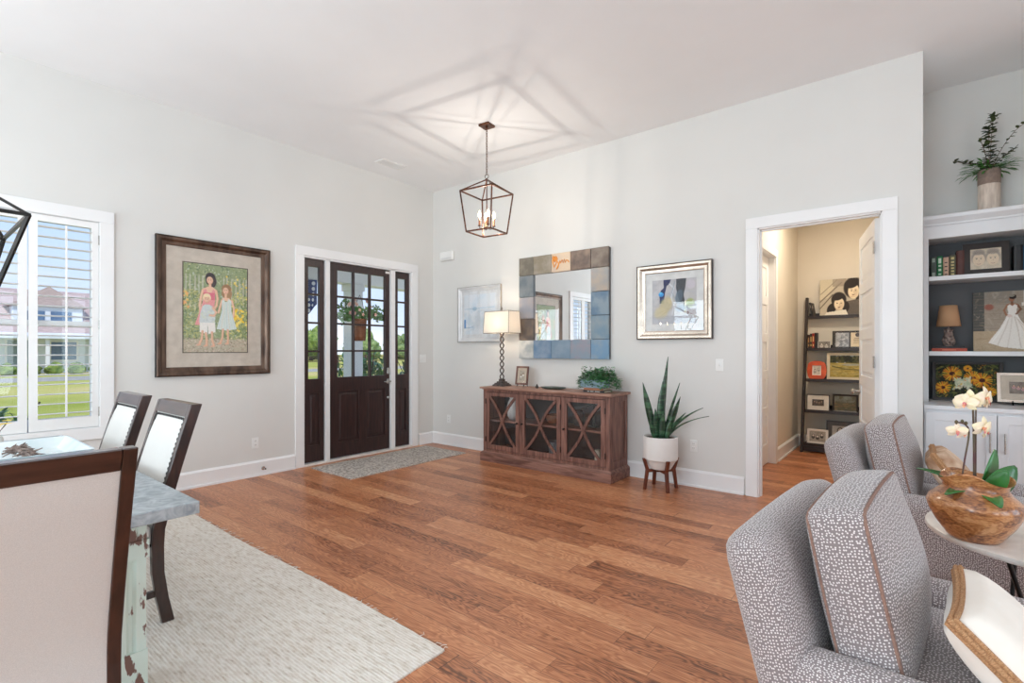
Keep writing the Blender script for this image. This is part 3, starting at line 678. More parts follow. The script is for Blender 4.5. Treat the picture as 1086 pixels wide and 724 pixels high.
# ---------------------------------------------------------------- armchairs
def ring_pts(y0, y1, z0, z1, r, x, n=6, bulge=0):
    P = []
    for cy, cz, a0 in ((y1-r, z1-r, 0), (y0+r, z1-r, 90), (y0+r, z0+r, 180), (y1-r, z0+r, 270)):
        for k in range(n+1):
            a = math.radians(a0+90*k/n); P.append((x, cy+r*math.cos(a), cz+r*math.sin(a)))
    return P
def armchair(loc, rz, label):
    t = thing('armchair', label, 'armchair', loc, rz, 'spotted armchairs')
    # outer back: slab leaning backwards with a rounded top
    T = Matrix.Translation((-.338, 0, .455)) @ Matrix.Rotation(math.radians(-15), 4, 'Y')
    cobj('backrest', rbox(.15, .90, .76, .06, (.012, .0, .012), 14, T=T), 'dots', t)
    for sg in (-1, 1):
        cobj('armrest', rbox(.80, .15, .43, .07, (.01, .006, .008), 12, c=(.05, sg*.378, .32)), 'dots', t)
    cobj('seat_base', rbox(.78, .62, .24, .03, (0, 0, 0), 8, c=(.04, 0, .24)), 'dots', t)
    sc_ = cobj('seat_cushion', rbox(.66, .60, .14, .05, (.01, .01, .02), 12, c=(.12, 0, .415)), 'dots', t)
    # loose back cushion with boxing band and piping on both edges
    T = Matrix.Translation((-.185, .0, .675)) @ Matrix.Rotation(math.radians(-12), 4, 'Y')
    cm = rbox(.155, .66, .47, .028, (.055, .02, .035), 18, T=T)
    bc = cobj('back_cushion', cm, 'dots', t)
    from mathutils.bvhtree import BVHTree
    bv = BVHTree.FromPolygons([Vector(v) for v in cm.v], cm.f)
    for sx in (-.068, .068):
        Q = []
        for k in range(96):
            a_ = 2*PI*k/96; c_, s_ = math.cos(a_), math.sin(a_); q = (abs(c_)**8+abs(s_)**8)**(-1/8)
            o_ = T @ Vector((sx, c_*q*.6, s_*q*.5)); tg = T @ Vector((sx, c_*q*.25, s_*q*.15)); h_ = bv.ray_cast(o_, (tg-o_).normalized())
            if h_[0] is not None: Q.append(h_[0])
        obj('piping', MB().tube(Q, .005, 6, closed=True), 'piping', bc, smooth=60)
    for x in (-.30, .36):
        for y in (-.38, .38):
            obj('leg', MB().lathe([(.016, 0), (.024, .12), (.026, .13)], 12), 'espresso', t, loc=(x, y, 0), smooth=40)
    return t
ch1 = armchair((5.60, -3.08, 0), math.radians(-4), 'spotted taupe armchair nearest the camera, with a cream pillow')
ch2 = dup(ch1, (5.60, -1.05, 0), math.radians(-4), 'spotted taupe armchair by the white cabinet, beyond the round table')

def pillow(loc, rot, label, m='creamcloth', sz=.44, hide=False):
    t = thing('throw_pillow', label, 'pillow', loc, rot=rot)
    mb = MB(); n = 18; h = sz/2
    for sd in (-1, 1):
        base = len(mb.v)
        for i in range(n+1):
            for j in range(n+1):
                u, v = i/n*2-1, j/n*2-1
                k = (1-abs(u)**3)*(1-abs(v)**3); th = .012*(1 if k > 0 else 0)+.066*max(0, k)**.42
                pin = 1-.07*(1-abs(u)**2)*abs(v)**6-.0; pin2 = 1-.07*(1-abs(v)**2)*abs(u)**6
                wr = .006*math.sin(7*u+3*v)*k
                mb.v.append((sd*(th+wr*.6), u*h*pin2*1.0, h+v*h*pin))
        for i in range(n):
            for j in range(n):
                q = [base+i*(n+1)+j, base+(i+1)*(n+1)+j, base+(i+1)*(n+1)+j+1, base+i*(n+1)+j+1]; mb.f.append(q if sd > 0 else q[::-1]); mb.m.append(0)
    o = obj('pillow_cover', mb, m, t, smooth=60)
    P = []
    for k in range(4):
        for i in range(14):
            u = i/14*2-1
            a, b = [(u, -1), (1, u), (-u, 1), (-1, -u)][k]
            P.append((0, a*h*(1-.07*(1-abs(b)**2)*0-.07*(1-abs(b))*1 if 0 else 1-(.07*(1-b*b) if abs(a) == 1 else 0)), h+b*h*(1-(.07*(1-a*a) if abs(b) == 1 else 0))))
    mb = MB().tube(P, .008, 8, closed=True)
    for i in (-1, 1): mb.tube([(p[0]+i*.011, p[1]*.985, h+(p[2]-h)*.985) for p in P], .006, 6, closed=True)
    obj('rope_trim', mb, 'rope', t, smooth=60, label='tan rope edging')
    return t
pillow((5.88, -3.27, .43), (0, math.radians(-45), math.radians(-4)), 'cream throw pillow with rope edge on the nearest armchair', sz=.40)
pillow((5.78, -1.20, .49), (0, math.radians(-34), math.radians(0)), 'cream and brown throw pillow on the farther armchair', m='hide', sz=.34)

# ---------------------------------------------------------------- side table, bowl, orchid
tb = thing('side_table', 'round pale stone side table on black rod legs between the armchairs', 'side table', (5.98, -2.10, 0))
obj('table_top', MB().lathe([(.40, .575), (.425, .58), (.43, .59), (.428, .60), (.42, .603)], 64), 'marble', tb, smooth=40)
lg = MB()
for k in range(3):
    a = math.radians(90+120*k+20); lg = MB().tube([(.30*math.cos(a), .30*math.sin(a), .575), (.20*math.cos(a+.5), .20*math.sin(a+.5), 0)], .008, 8)
    obj('leg', lg, 'blackmetal', tb, smooth=50)
obj('ring', MB().tube([(.305*math.cos(2*PI*k/32), .305*math.sin(2*PI*k/32), .570) for k in range(32)], .007, 6, closed=True), 'blackmetal', tb, smooth=50)

bw = thing('wooden_bowl', 'carved burl wood bowl with a wavy rim holding the orchid', 'bowl', (5.70, -2.31, .603))
def wob(a, i, r, z):
    k = max(0, (i-7)/6); dz = .022*k*math.sin(3*a+.8)+.014*k*math.sin(2*a-1); dr = .012*k*math.sin(3*a+2.2)
    return (r+dr, z+dz)
pr = [(.001, 0), (.085, 0), (.098, .012), (.135, .06), (.160, .105), (.169, .135), (.160, .158), (.128, .185), (.112, .205), (.116, .228), (.128, .245), (.121, .246), (.104, .228), (.099, .205), (.11, .18), (.001, .175)]
obj('bowl_body', MB().lathe([(r*.88, z*1.0) for r, z in pr], 56, wob=lambda a, i, r, z: wob(a, i if i < 13 else 20-i, r, z)), 'burl', bw, smooth=50)
obj('soil', MB().lathe([(.001, .178), (.098, .178), (.100, .196), (.06, .206), (.001, .208)], 24), 'soil', bw, smooth=60)

orc = thing('orchid_plant', 'pale yellow moth orchid with dark green leaves growing from the wooden bowl', 'orchid', (5.70, -2.31, .775))
R_ = np.array((.779, .627)); F_ = np.array((-.627, .779))
def loc2(r, f, z): return (r*R_[0]+f*F_[0], r*R_[1]+f*F_[1], z)   # plant laid out along and across the bowl
def oleaf(r0, f0, dr, df, dz, L, Wd, curl=.35, upv=(0, 0, 1)):
    d = Vector(loc2(dr, df, dz)); mb = MB().leaf(loc2(r0, f0, .005), d, upv, L, Wd, curl=curl, n=10)
    o = obj('leaf', mb, 'orchleaf', orc, smooth=80); s_ = o.modifiers.new('t', 'SOLIDIFY'); s_.thickness = .003; return o
side = loc2(-.3, -1, .2)
oleaf(.0, -.01, -.85, -.2, .7, .13, .06, .7)
oleaf(.02, .0, .55, .0, 1.0, .19, .075, .12, loc2(.4, -1, .1))
oleaf(.01, -.02, .75, -.35, .75, .165, .085, .3, loc2(0, -1, .3))
oleaf(.01, -.04, .12, -.6, 1.0, .13, .06, .1, loc2(-.8, -.6, .1))
oleaf(.0, -.04, -.35, -.8, .5, .12, .06, .6)
oleaf(-.01, .02, -.4, .6, .8, .16, .07, .5)
def bez(p0, p1, p2, p3, n=14):
    r = []
    for i in range(n+1):
        t = i/n; r.append(tuple((1-t)**3*np.array(p0)+3*(1-t)**2*t*np.array(p1)+3*(1-t)*t*t*np.array(p2)+t**3*np.array(p3)))
    return r
st1 = bez(loc2(.0, 0, 0), loc2(.0, 0, .15), loc2(-.01, -.01, .28), loc2(-.015, -.01, .395))
obj('flower_stem', MB().tube(st1, .0035, 6), 'orchstem', orc, smooth=60)
st2 = bez(loc2(-.05, 0, 0), loc2(-.05, 0, .12), loc2(-.03, -.01, .2), loc2(-.03, -.01, .24))+bez(loc2(-.03, -.01, .24), loc2(-.035, -.02, .27), loc2(-.05, -.02, .29), loc2(-.085, -.02, .29), 8)[1:]
obj('flower_stem', MB().tube(st2, .003, 6), 'orchstem', orc, smooth=60)
obj('stake', MB().tube([loc2(.015, .01, 0), loc2(.004, -.004, .39)], .0026, 6), 'orchstem', orc)
random.seed(5)
def flower(c, facing, s):
    c = Vector(c); n_ = Vector(facing).normalized(); u = Vector((0, 0, 1)); u = (u-n_*u.dot(n_)).normalized(); r = n_.cross(u)
    mb = MB()
    for ang, L, Wd in ((90, 1, .62), (210, .95, .55), (330, .95, .55), (15, 1.05, 1.0), (165, 1.05, 1.0)):
        a = math.radians(ang); d = r*math.cos(a)+u*math.sin(a)
        mb.leaf(c, d+n_*.12, n_, s*L, s*Wd, curl=.25, n=6)
    fo = obj('flower', mb, 'petal', orc, smooth=80); sl = fo.modifiers.new('t', 'SOLIDIFY'); sl.thickness = .0012
    mb = MB().leaf(c+n_*.004, -u*.7+n_, n_, s*.42, s*.3, curl=.6, n=5); mb.tube([c, c+n_*.012], [.004, .006], 8)
    obj('flower_lip', mb, 'petalpink', fo, smooth=80)
toc = loc2(-.15, -1, .05)
flower(loc2(-.035, -.02, .375), loc2(-.5, -1, -.1), .044)
flower(loc2(-.062, -.03, .365), loc2(-1, -.6, .1), .040)
flower(loc2(.025, -.02, .385), loc2(.35, -1, .0), .046)
flower(loc2(.05, .0, .37), loc2(1, -.7, -.1), .042)
flower(loc2(.005, -.03, .27), loc2(.2, -1, -.2), .045)
flower(loc2(.035, -.01, .25), loc2(.8, -.7, -.3), .038)
flower(loc2(-.085, -.02, .255), loc2(-.6, -1, -.1), .034)
flower(loc2(-.065, -.02, .245), loc2(.2, -1, -.1), .028)
for q in ((-.065, .292), (-.088, .29), (-.05, .285)):
    obj('bud', MB().lathe([(.001, -.008), (.006, 0), (.005, .006), (.001, .01)], 8, c=loc2(q[0], -.02, q[1])), 'petal' if 0 else 'stem', orc, smooth=60)

# ---------------------------------------------------------------- dining chairs, table
def dining_chair(loc, rz, label, group='dining chairs'):
    """faces +y locally (towards the table); back at y<0"""
    t = thing('dining_chair', label, 'dining chair', loc, rz, group)
    Wc = .50; D = .47
    def by(z):  # y of the back plane at height z
        return -.235-(max(0, z-.45)**1.15)*.29
    def post(x):
        mb = MB(); zs = [0, .12, .25, .38, .46, .6, .75, .9, 1.06]; ys = [-.275, -.25, -.232, -.23, -.235]+[by(z) for z in zs[5:]]
        w_ = .036
        for i in range(len(zs)):
            mb.v += [(x-w_/2, ys[i]-.03, zs[i]), (x+w_/2, ys[i]-.03, zs[i]), (x+w_/2, ys[i]+.022, zs[i]), (x-w_/2, ys[i]+.022, zs[i])]
        for i in range(len(zs)-1):
            for k in range(4): mb.f.append([i*4+k, i*4+(k+1) % 4, i*4+4+(k+1) % 4, i*4+4+k]); mb.m.append(0)
        mb.f += [[3, 2, 1, 0], [len(mb.v)-4+k for k in range(4)]]; mb.m += [0, 0]
        obj('back_post', mb, 'espresso', t, bevel=.004)
    for sx in (-1, 1): post(sx*(Wc/2-.018))
    y1 = by(1.03)
    mb = MB(); x = Wc/2-.036
    mb.hexa([(-x, by(.995)-.029, .995), (x, by(.995)-.029, .995), (x, by(.995)+.021, .995), (-x, by(.995)+.021, .995)], [(-x, by(1.06)-.029, 1.06), (x, by(1.06)-.029, 1.06), (x, by(1.06)+.021, 1.06), (-x, by(1.06)+.021, 1.06)])
    obj('top_rail', mb, 'espresso_h', t, bevel=.004)
    # upholstered back pad, slightly proud on both faces
    mb = MB(); mb.uv = None; n = 12; X = Wc/2-.036; rows = []
    for sd in (0, 1):
        for i in range(n+1):
            z = .31+(.995-.31)*i/n
            for j in range(n+1):
                u = j/n*2-1; v = i/n*2-1; k = (1-u**6)*(1-v**6)
                yo = by(z)+(.014+.026*k if sd else -.022-.004*k)
                mb.v.append((u*X, yo, z))
    N = (n+1)**2
    for i in range(n):
        for j in range(n):
            q = [i*(n+1)+j, i*(n+1)+j+1, (i+1)*(n+1)+j+1, (i+1)*(n+1)+j]; mb.f += [q, [a+N for a in q[::-1]]]; mb.m += [0, 0]
    ed = [i for i in range(n)]+[i*(n+1)+n for i in range(n)]+[n*(n+1)+n-i for i in range(n)]+[(n-i)*(n+1) for i in range(n)]
    for i in range(len(ed)): a, b = ed[i], ed[(i+1) % len(ed)]; mb.f.append([a, a+N, b+N, b]); mb.m.append(0)
    pad = obj('back_pad', mb, ['linenback'], t, smooth=50)
    mb = MB()
    def stud(x, y, z, ax='y'):
        r = .0088
        for k in range(1):
            pts = [(r, 0), (r*.8, .0028), (0.0005, .0042)]; b = len(mb.v); m8 = 8
            for rr, h in pts:
                for a in range(m8):
                    A = 2*PI*a/m8
                    if ax == 'y': mb.v.append((x+rr*math.cos(A), y+h, z+rr*math.sin(A)))
                    elif ax == '-y': mb.v.append((x+rr*math.cos(A), y-h, z+rr*math.sin(A)))
                    else: mb.v.append((x+math.copysign(h, x), y+rr*math.cos(A), z+rr*math.sin(A)))
            for i in range(2):
                for a in range(m8): mb.f.append([b+i*m8+a, b+i*m8+(a+1) % m8, b+(i+1)*m8+(a+1) % m8, b+(i+1)*m8+a]); mb.m.append(0)
    for sx in (-1, 1):
        for k in range(12): z0_, z1_ = .505+.48*k/12, .505+.48*(k+1)/12; x_ = sx*(X-.006); mb.hexa([(x_-.003, by(z0_)+.012, z0_), (x_+.003, by(z0_)+.012, z0_), (x_+.003, by(z0_)+.018, z0_), (x_-.003, by(z0_)+.018, z0_)], [(x_-.003, by(z1_)+.012, z1_), (x_+.003, by(z1_)+.012, z1_), (x_+.003, by(z1_)+.018, z1_), (x_-.003, by(z1_)+.018, z1_)])
    mb.box(-X+.005, X-.005, by(.985)+.012, by(.985)+.018, .982, .988)
    for k in range(21):
        z = .51+.47*k/20
        for sx in (-1, 1): stud(sx*(X-.006), by(z)+.0175, z)
    for k in range(20): stud(-X+.02+(2*X-.04)*k/19, by(.985)+.0175, .985)
    obj('nailhead_trim', mb, 'blackmetal', pad, smooth=60, label='dark nailheads')
    st = cobj('seat', rbox(Wc-.02, D-.0, .11, .03, (.0, .0, .022), 12, c=(0, .02, .43)), 'linen', t)
    mb = MB()
    for k in range(13): stud(-(Wc/2-.0), -.2+.44*k/12, .392, 'x'); stud((Wc/2-.0), -.2+.44*k/12, .392, 'x')
    for v in range(len(mb.v)):
        q = mb.v[v]; mb.v[v] = (q[0]-math.copysign(.0105, q[0]), q[1], q[2])
    mb.plate(-.2395, .2395, 0, 0, 0) if 0 else mb.box(-.2405, -.2385, -.205, .2545, .389, .395).box(.2385, .2405, -.205, .2545, .389, .395).box(-.2395, .2395, .2535, .2555, .389, .395)
    for k in range(14): stud(-.23+.46*k/13, .2545, .392, 'y')
    obj('nailhead_trim', mb, 'blackmetal', st, smooth=60, label='dark nailheads')
    for sx in (-1, 1):
        x = sx*(Wc/2-.024); mb = MB()
        mb.hexa([(x-.016, .205, 0), (x+.016, .205, 0), (x+.016, .237, 0), (x-.016, .237, 0)], [(x-.021, .20, .38), (x+.021, .20, .38), (x+.021, .242, .38), (x-.021, .242, .38)])
        obj('leg', mb, 'espresso', t, bevel=.003)
        obj('stretcher', MB().bar((x, -.235, .15), (x, .21, .15), .022, .032), 'espresso', t, bevel=.002)
    obj('stretcher', MB().bar((-.22, .0, .15), (.22, 0, .15), .022, .032), 'espresso', t, bevel=.002)
    return t
ZR = .012
c0 = dining_chair((3.36, -4.815, ZR), PI/2, 'dark-framed linen dining chair at the near end of the table, seen from behind')
dup(c0, (2.40, -4.425, ZR), PI, 'linen dining chair with nailheads beside the window wall, nearer of the two')
dup(c0, (1.62, -4.425, ZR), PI, 'linen dining chair with nailheads beside the window wall, farther of the two')

dt = thing('dining_table', 'dining table with mottled zinc top and chipped pale green base', 'dining table', (2.1, -4.78, ZR))
obj('table_top', MB().box(-1.2, 1.24, -.53, .53, .70, .748), 'zinc', dt, bevel=.004)
obj('apron', MB().plate(-1.08, 1.08, .60, .70, .03, [], y0=-.40).plate(-1.08, 1.08, .60, .70, .03, [], y0=.37).box(-1.08, -1.05, -.37, .37, .60, .70).box(1.05, 1.08, -.37, .37, .60, .70), 'chippy', dt, bevel=.003)
for sx in (-1, 1):
    for sy in (-1, 1):
        x, y = sx*1.01, sy*.335; mb = MB(); a = .064
        mb.box(x-a-.008, x+a+.008, y-a-.008, y+a+.008, .53, .60)
        # fluted shaft
        n = 48; P = []
        for k in range(n):
            t_ = k/n*4; sd = int(t_); u = (t_-sd)*2-1; fl_ = .014*max(0, math.sin((u+1)*PI*2.0))**1 if abs(u) < .9 else 0
            d = a-fl_; q = [(u*a, -d), (d, u*a), (-u*a, d), (-d, -u*a)][sd]; P.append(q)
        b = len(mb.v)
        for z in (.17, .53):
            for px_, py_ in P: mb.v.append((x+px_, y+py_, z))
        for k in range(n): mb.f.append([b+k, b+(k+1) % n, b+n+(k+1) % n, b+n+k]); mb.m.append(0)
        mb.box(x-a-.004, x+a+.004, y-a-.004, y+a+.004, .04, .17)
        mb.hexa([(x-a-.012, y-a-.012, 0), (x+a+.012, y-a-.012, 0), (x+a+.012, y+a+.012, 0), (x-a-.012, y+a+.012, 0)], [(x-a-.004, y-a-.004, .04), (x+a+.004, y-a-.004, .04), (x+a+.004, y+a+.004, .04), (x-a-.004, y+a+.004, .04)])
        obj('leg', mb, 'chippy', dt, smooth=30)
tr = thing('tray', 'white enamel tray with sloping sides on the dining table', 'tray', (1.78, -4.62, .748+ZR))
mb = MB(); a, b = .33, .30; a2, b2 = .27, .24
mb.add([(-a2, -b2, 0), (a2, -b2, 0), (a2, b2, 0), (-a2, b2, 0), (-a, -b, .065), (a, -b, .065), (a, b, .065), (-a, b, .065), (-a2, -b2, .006), (a2, -b2, .006), (a2, b2, .006), (-a2, b2, .006), (-a+.012, -b+.012, .065), (a-.012, -b+.012, .065), (a-.012, b-.012, .065), (-a+.012, b-.012, .065)],
       [(3, 2, 1, 0), (8, 9, 10, 11)]+[(k, (k+1) % 4, 4+(k+1) % 4, 4+k) for k in range(4)]+[(4+k, 4+(k+1) % 4, 12+(k+1) % 4, 12+k) for k in range(4)]+[(12+k, 12+(k+1) % 4, 8+(k+1) % 4, 8+k) for k in range(4)])
obj('tray_body', mb, 'galv', tr, bevel=.002)
random.seed(11); gb = MB()
for i in range(46):
    t_ = i/45; x = -.2+.42*t_; y = .05+.03*math.sin(9*t_); a_ = random.random()*6.3
    d = Vector((math.cos(a_), math.sin(a_), random.uniform(-.2, .7))).normalized()*.045
    p = Vector((x, y, .025+.02*math.sin(PI*t_)+random.uniform(0, .02))); gb.tube([p-d, p+Vector((0, 0, .006)), p+d], [.003, .006, .002], 5)
    gb.lathe([(.001, 0), (.012, .008), (.012, .016), (.001, .024)], 7, c=(p.x, p.y, p.z-.01))
g = obj('bead_garland', gb, 'twig', loc=(1.78, -4.62, .748+ZR), smooth=60); props(g, 'grey-brown twig garland lying in the white tray', 'garland')
fv = thing('flower_vase', 'yellow flowers in a small white vase beyond the tray', 'flowers', (1.30, -4.62, .748+ZR))
obj('vase', MB().lathe([(.03, 0), (.04, .02), (.035, .07), (.022, .09), (.02, .09), (.03, .06), (.001, .02)], 20), 'white_cer', fv, smooth=50)
mb = MB(); mp = MB()
for i in range(7):
    a_ = i*.9; p = Vector((.055*math.cos(a_), .055*math.sin(a_), .14+.012*(i % 3))); mb.tube([(0, 0, .05), (p.x*.4, p.y*.4, .11), p], .002, 5)
    for k in range(6):
        b_ = k*PI/3; mp.leaf(p, (math.cos(b_), math.sin(b_), .35), (0, 0, 1), .028, .018, n=3)
obj('stem', mb, 'stem', fv); obj('petals', mp, 'yellowpetal', fv, smooth=80)

# ---------------------------------------------------------------- rugs
def rug(name, x0, x1, y0, y1, th, m, label, cat, frays=0, wav=.006):
    random.seed(3); mb = MB(); nx, ny = int((x1-x0)/.05), int((y1-y0)/.05); nx = max(nx, 8); ny = max(ny, 8)
    for i in range(nx+1):
        for j in range(ny+1):
            u, v = i/nx, j/ny; ex = wav*math.sin(13*v+2)*(1 if i in (0, nx) else 0)+random.uniform(-1, 1)*wav*.4*(i in (0, nx)); ey = wav*1.5*math.sin(9*u+1)*(j in (0, ny))+random.uniform(-1, 1)*wav*.4*(j in (0, ny))
            mb.v.append((x0+(x1-x0)*u+ex, y0+(y1-y0)*v+ey, th if 0 < i < nx and 0 < j < ny else th*.7))
    for i in range(nx):
        for j in range(ny): q = i*(ny+1)+j; mb.f.append([q, q+ny+1, q+ny+2, q+1]); mb.m.append(0)
    ed = [i*(ny+1) for i in range(nx)]+[nx*(ny+1)+j for j in range(ny)]+[(nx-i)*(ny+1)+ny for i in range(nx)]+[ny-j for j in range(ny)]
    b = len(mb.v)
    for e in ed: p = mb.v[e]; mb.v.append((p[0], p[1], 0.0))
    for k in range(len(ed)): k2 = (k+1) % len(ed); mb.f.append([ed[k], b+k, b+k2, ed[k2]]); mb.m.append(0)
    mb.f.append([b+k for k in range(len(ed))]); mb.m.append(0)
    for k in range(frays):
        x = random.uniform(x0, x1); l = random.uniform(.01, .035); mb.tube([(x, y1-.01, th*.6), (x+random.uniform(-.01, .01), y1+l*.6, .006), (x+random.uniform(-.02, .02), y1+l, .004)], .0016, 4)
        y = random.uniform(y0, y1); mb.tube([(x1-.01, y, th*.6), (x1+l*.5, y, .006)], .0016, 4)
    o = obj(name, mb, m, smooth=50); props(o, label, cat); return o
rug('jute_rug', .35, 3.87, -6.1, -3.445, .012, 'jute', 'large cream woven jute rug with frayed edges under the dining table', 'rug', 60)
dm = rug('door_mat', .14, .93, -1.99, -.27, .012, 'mat', 'long grey flecked mat in front of the entry door', 'mat', wav=.003)

# ---------------------------------------------------------------- lanterns
def lantern(name, loc, rz, st, sb, zt, zb, za, zc, label, mats, lx=1, bar=.012, cand=4, ringr=.075, group=None, bulbW=6, canopy=.062, row=False):
    """st/sb half sides of the top and bottom frames, z values relative to the ceiling"""
    t = thing(name, label, 'pendant light', loc, rz, group)
    mf, mc = mats
    cn = [(-1, -1), (1, -1), (1, 1), (-1, 1)]
    tp = [Vector((a*st*lx, b*st, zt)) for a, b in cn]; bt = [Vector((a*sb*lx, b*sb, zb)) for a, b in cn]
    mb = MB()
    for k in range(4):
        l = (k+1) % 4; mb.bar(tp[k], tp[l], bar); mb.bar(bt[k], bt[l], bar)
        mb.bar(tp[k], bt[k], bar, up=(cn[k][0], cn[k][1], 0)); ax = Vector((cn[k][0]*st*(lx-1)*.0, 0, za)); mb.bar(tp[k], ax, bar*.8, up=(cn[k][1], -cn[k][0], 0))
    obj('cage', mb, mf, t, bevel=.001)
    mb = MB().tube([(0, 0, za+.012), (0, 0, zb+.04)], .006, 8); mb.lathe([(.001, zb+.03), (.014, zb+.035), (.018, zb+.05), (.012, zb+.07), (.006, zb+.075)], 12)
    obj('centre_rod', mb, mf, t, smooth=50)
    mb = MB(); mb.box(-canopy, canopy, -canopy, canopy, -.022, 0); mb.lathe([(.014, -.04), (.014, -.02)], 10)
    obj('canopy', mb, mf, t, bevel=.004)
    mb = MB(); z = za+.045
    mb.tube([(.022*math.cos(a), 0, za+.03+.022*math.sin(a)) for a in [2*PI*k/16 for k in range(16)]], .0035, 6, closed=True)
    k = 0; z = za+.06
    while z < -.04:
        L = .034; pts = []
        for a in range(12):
            A = 2*PI*a/12; x_ = .008*math.cos(A); zz = z+L/2*math.sin(A)+.005
            pts.append((x_, 0, zz) if k % 2 == 0 else (0, x_, zz))
        mb.tube(pts, .0028, 5, closed=True); z += .026; k += 1
    obj('chain', mb, mf, t, smooth=60)
    for i in range(cand):
        A = 2*PI*i/cand+PI/4; p = Vector((ringr*math.cos(A), ringr*math.sin(A), 0)); zz = zb+.06
        if row: p = Vector(((i-(cand-1)/2)*.14, 0, 0)); zz = zb+.20
        am = MB().tube([(0, 0, zb+.05), (p.x*.5, p.y*.5, zb+.035), (p.x, p.y+.0001, zb+.045), (p.x, p.y, zz+.01)], .004, 6); am.lathe([(.004, zz), (.018, zz+.006), (.018, zz+.01), (.01, zz+.012)], 12, c=(p.x, p.y, 0))
        ar = obj('candle_arm', am, mf, t, smooth=50)
        obj('candle_sleeve', MB().lathe([(.0105, zz+.01), (.0105, zz+.085)], 12, c=(p.x, p.y, 0)), mc, ar, smooth=50)
        obj('bulb', MB().lathe([(.006, zz+.085), (.013, zz+.10), (.0155, zz+.118), (.011, zz+.138), (.004, zz+.155), (.001, zz+.162)], 12, c=(p.x, p.y, 0)), 'bulb', ar, smooth=60)
        L = light('lantern_bulb_light', 'POINT', (p.x, p.y, zz+.125), bulbW, (1, .92, .82), radius=.008); L.parent = t
    return t
lantern('lantern_pendant', (2.085, -1.16, H), math.radians(7), .195, .15, 2.965-H, 2.555-H, 3.10-H, 0, 'copper-bronze open cage lantern pendant hanging in the entry', ('bronze', 'candle'), bulbW=9, bar=.014)
lantern('lantern_pendant', (1.78, -4.78, H), 0, .19, .075, 2.0-H, 1.56-H, 2.22-H, 0, 'dark cage pendant above the dining table, cut by the photo left edge', ('blackmetal', 'white_cer'), lx=2.2, bar=.016, cand=5, bulbW=3, row=True)

# ---------------------------------------------------------------- picture frames
def fprof(fw, d, style='flat'):
    if style == 'flat': return [(0, 0), (0, -d), (fw, -d), (fw, -.003), (fw, 0)]
    if style == 'scoop': return [(0, 0), (0, -d*.8), (fw*.12, -d), (fw*.35, -d*.95), (fw*.6, -d*.55), (fw*.85, -d*.5), (fw, -d*.35), (fw, 0)]
    if style == 'slope': return [(0, 0), (0, -d), (fw*.1, -d), (fw*.9, -d*.45), (fw, -d*.45), (fw, 0)]
def picture(name, label, cat, w, h, fw, d, fm, loc, rz, mw, mc, art, edge=None, rot=None, style='scoop', glassy=True, group=None, stand=False, mw_b=None, inner=True):
    """hangs or stands with its back at local y=0, bottom at local z=0; front towards local -y"""
    t = thing(name, label, cat, loc, rz, group, rot=rot)
    fo = obj('frame', MB().sweep_frame(w, h, fprof(fw, d, style)), fm, t, smooth=25)
    if edge: obj('frame_edge', MB().sweep_frame(w+.006, h+.006, [(0, 0), (0, -d*.92), (.003, -d*.92), (.003, 0)], z0=-.003), edge, t)
    iw, ih = w-2*fw, h-2*fw
    mb = MB().box(-w/2+.004, w/2-.004, -.004, 0, .004, h-.004)
    obj('backing', mb, 'blackframe', t)
    if mw > 0:
        obj('mount', MB().box(-iw/2-.002, iw/2+.002, -.008, -.004, fw-.002, fw+ih+.002), cmat(*mc, .9), t)
        if inner: obj('mount_edge', MB().sweep_frame(iw-2*mw+.008, ih-2*mw+.008, [(0, -.008), (0, -.0105), (.008, -.0105), (.008, -.008)], z0=fw+mw-.004), cmat(90, 80, 70) if inner == 1 else cmat(*inner), t)
    aw, ah = iw-2*mw, ih-2*mw
    a = art(aw, ah) if callable(art) else art
    a.w, a.h = aw, ah; a.build('artwork', t, y=-.0095, z0=fw+mw)
    if glassy: obj('glass', MB().box(-iw/2, iw/2, -.0145, -.0125, fw, h-fw), 'glass', t)
    if stand: obj('easel_back', MB().bar((0, 0, h*.7), (0, h*.32, .0), .03, .004), 'blackframe', t)
    return t

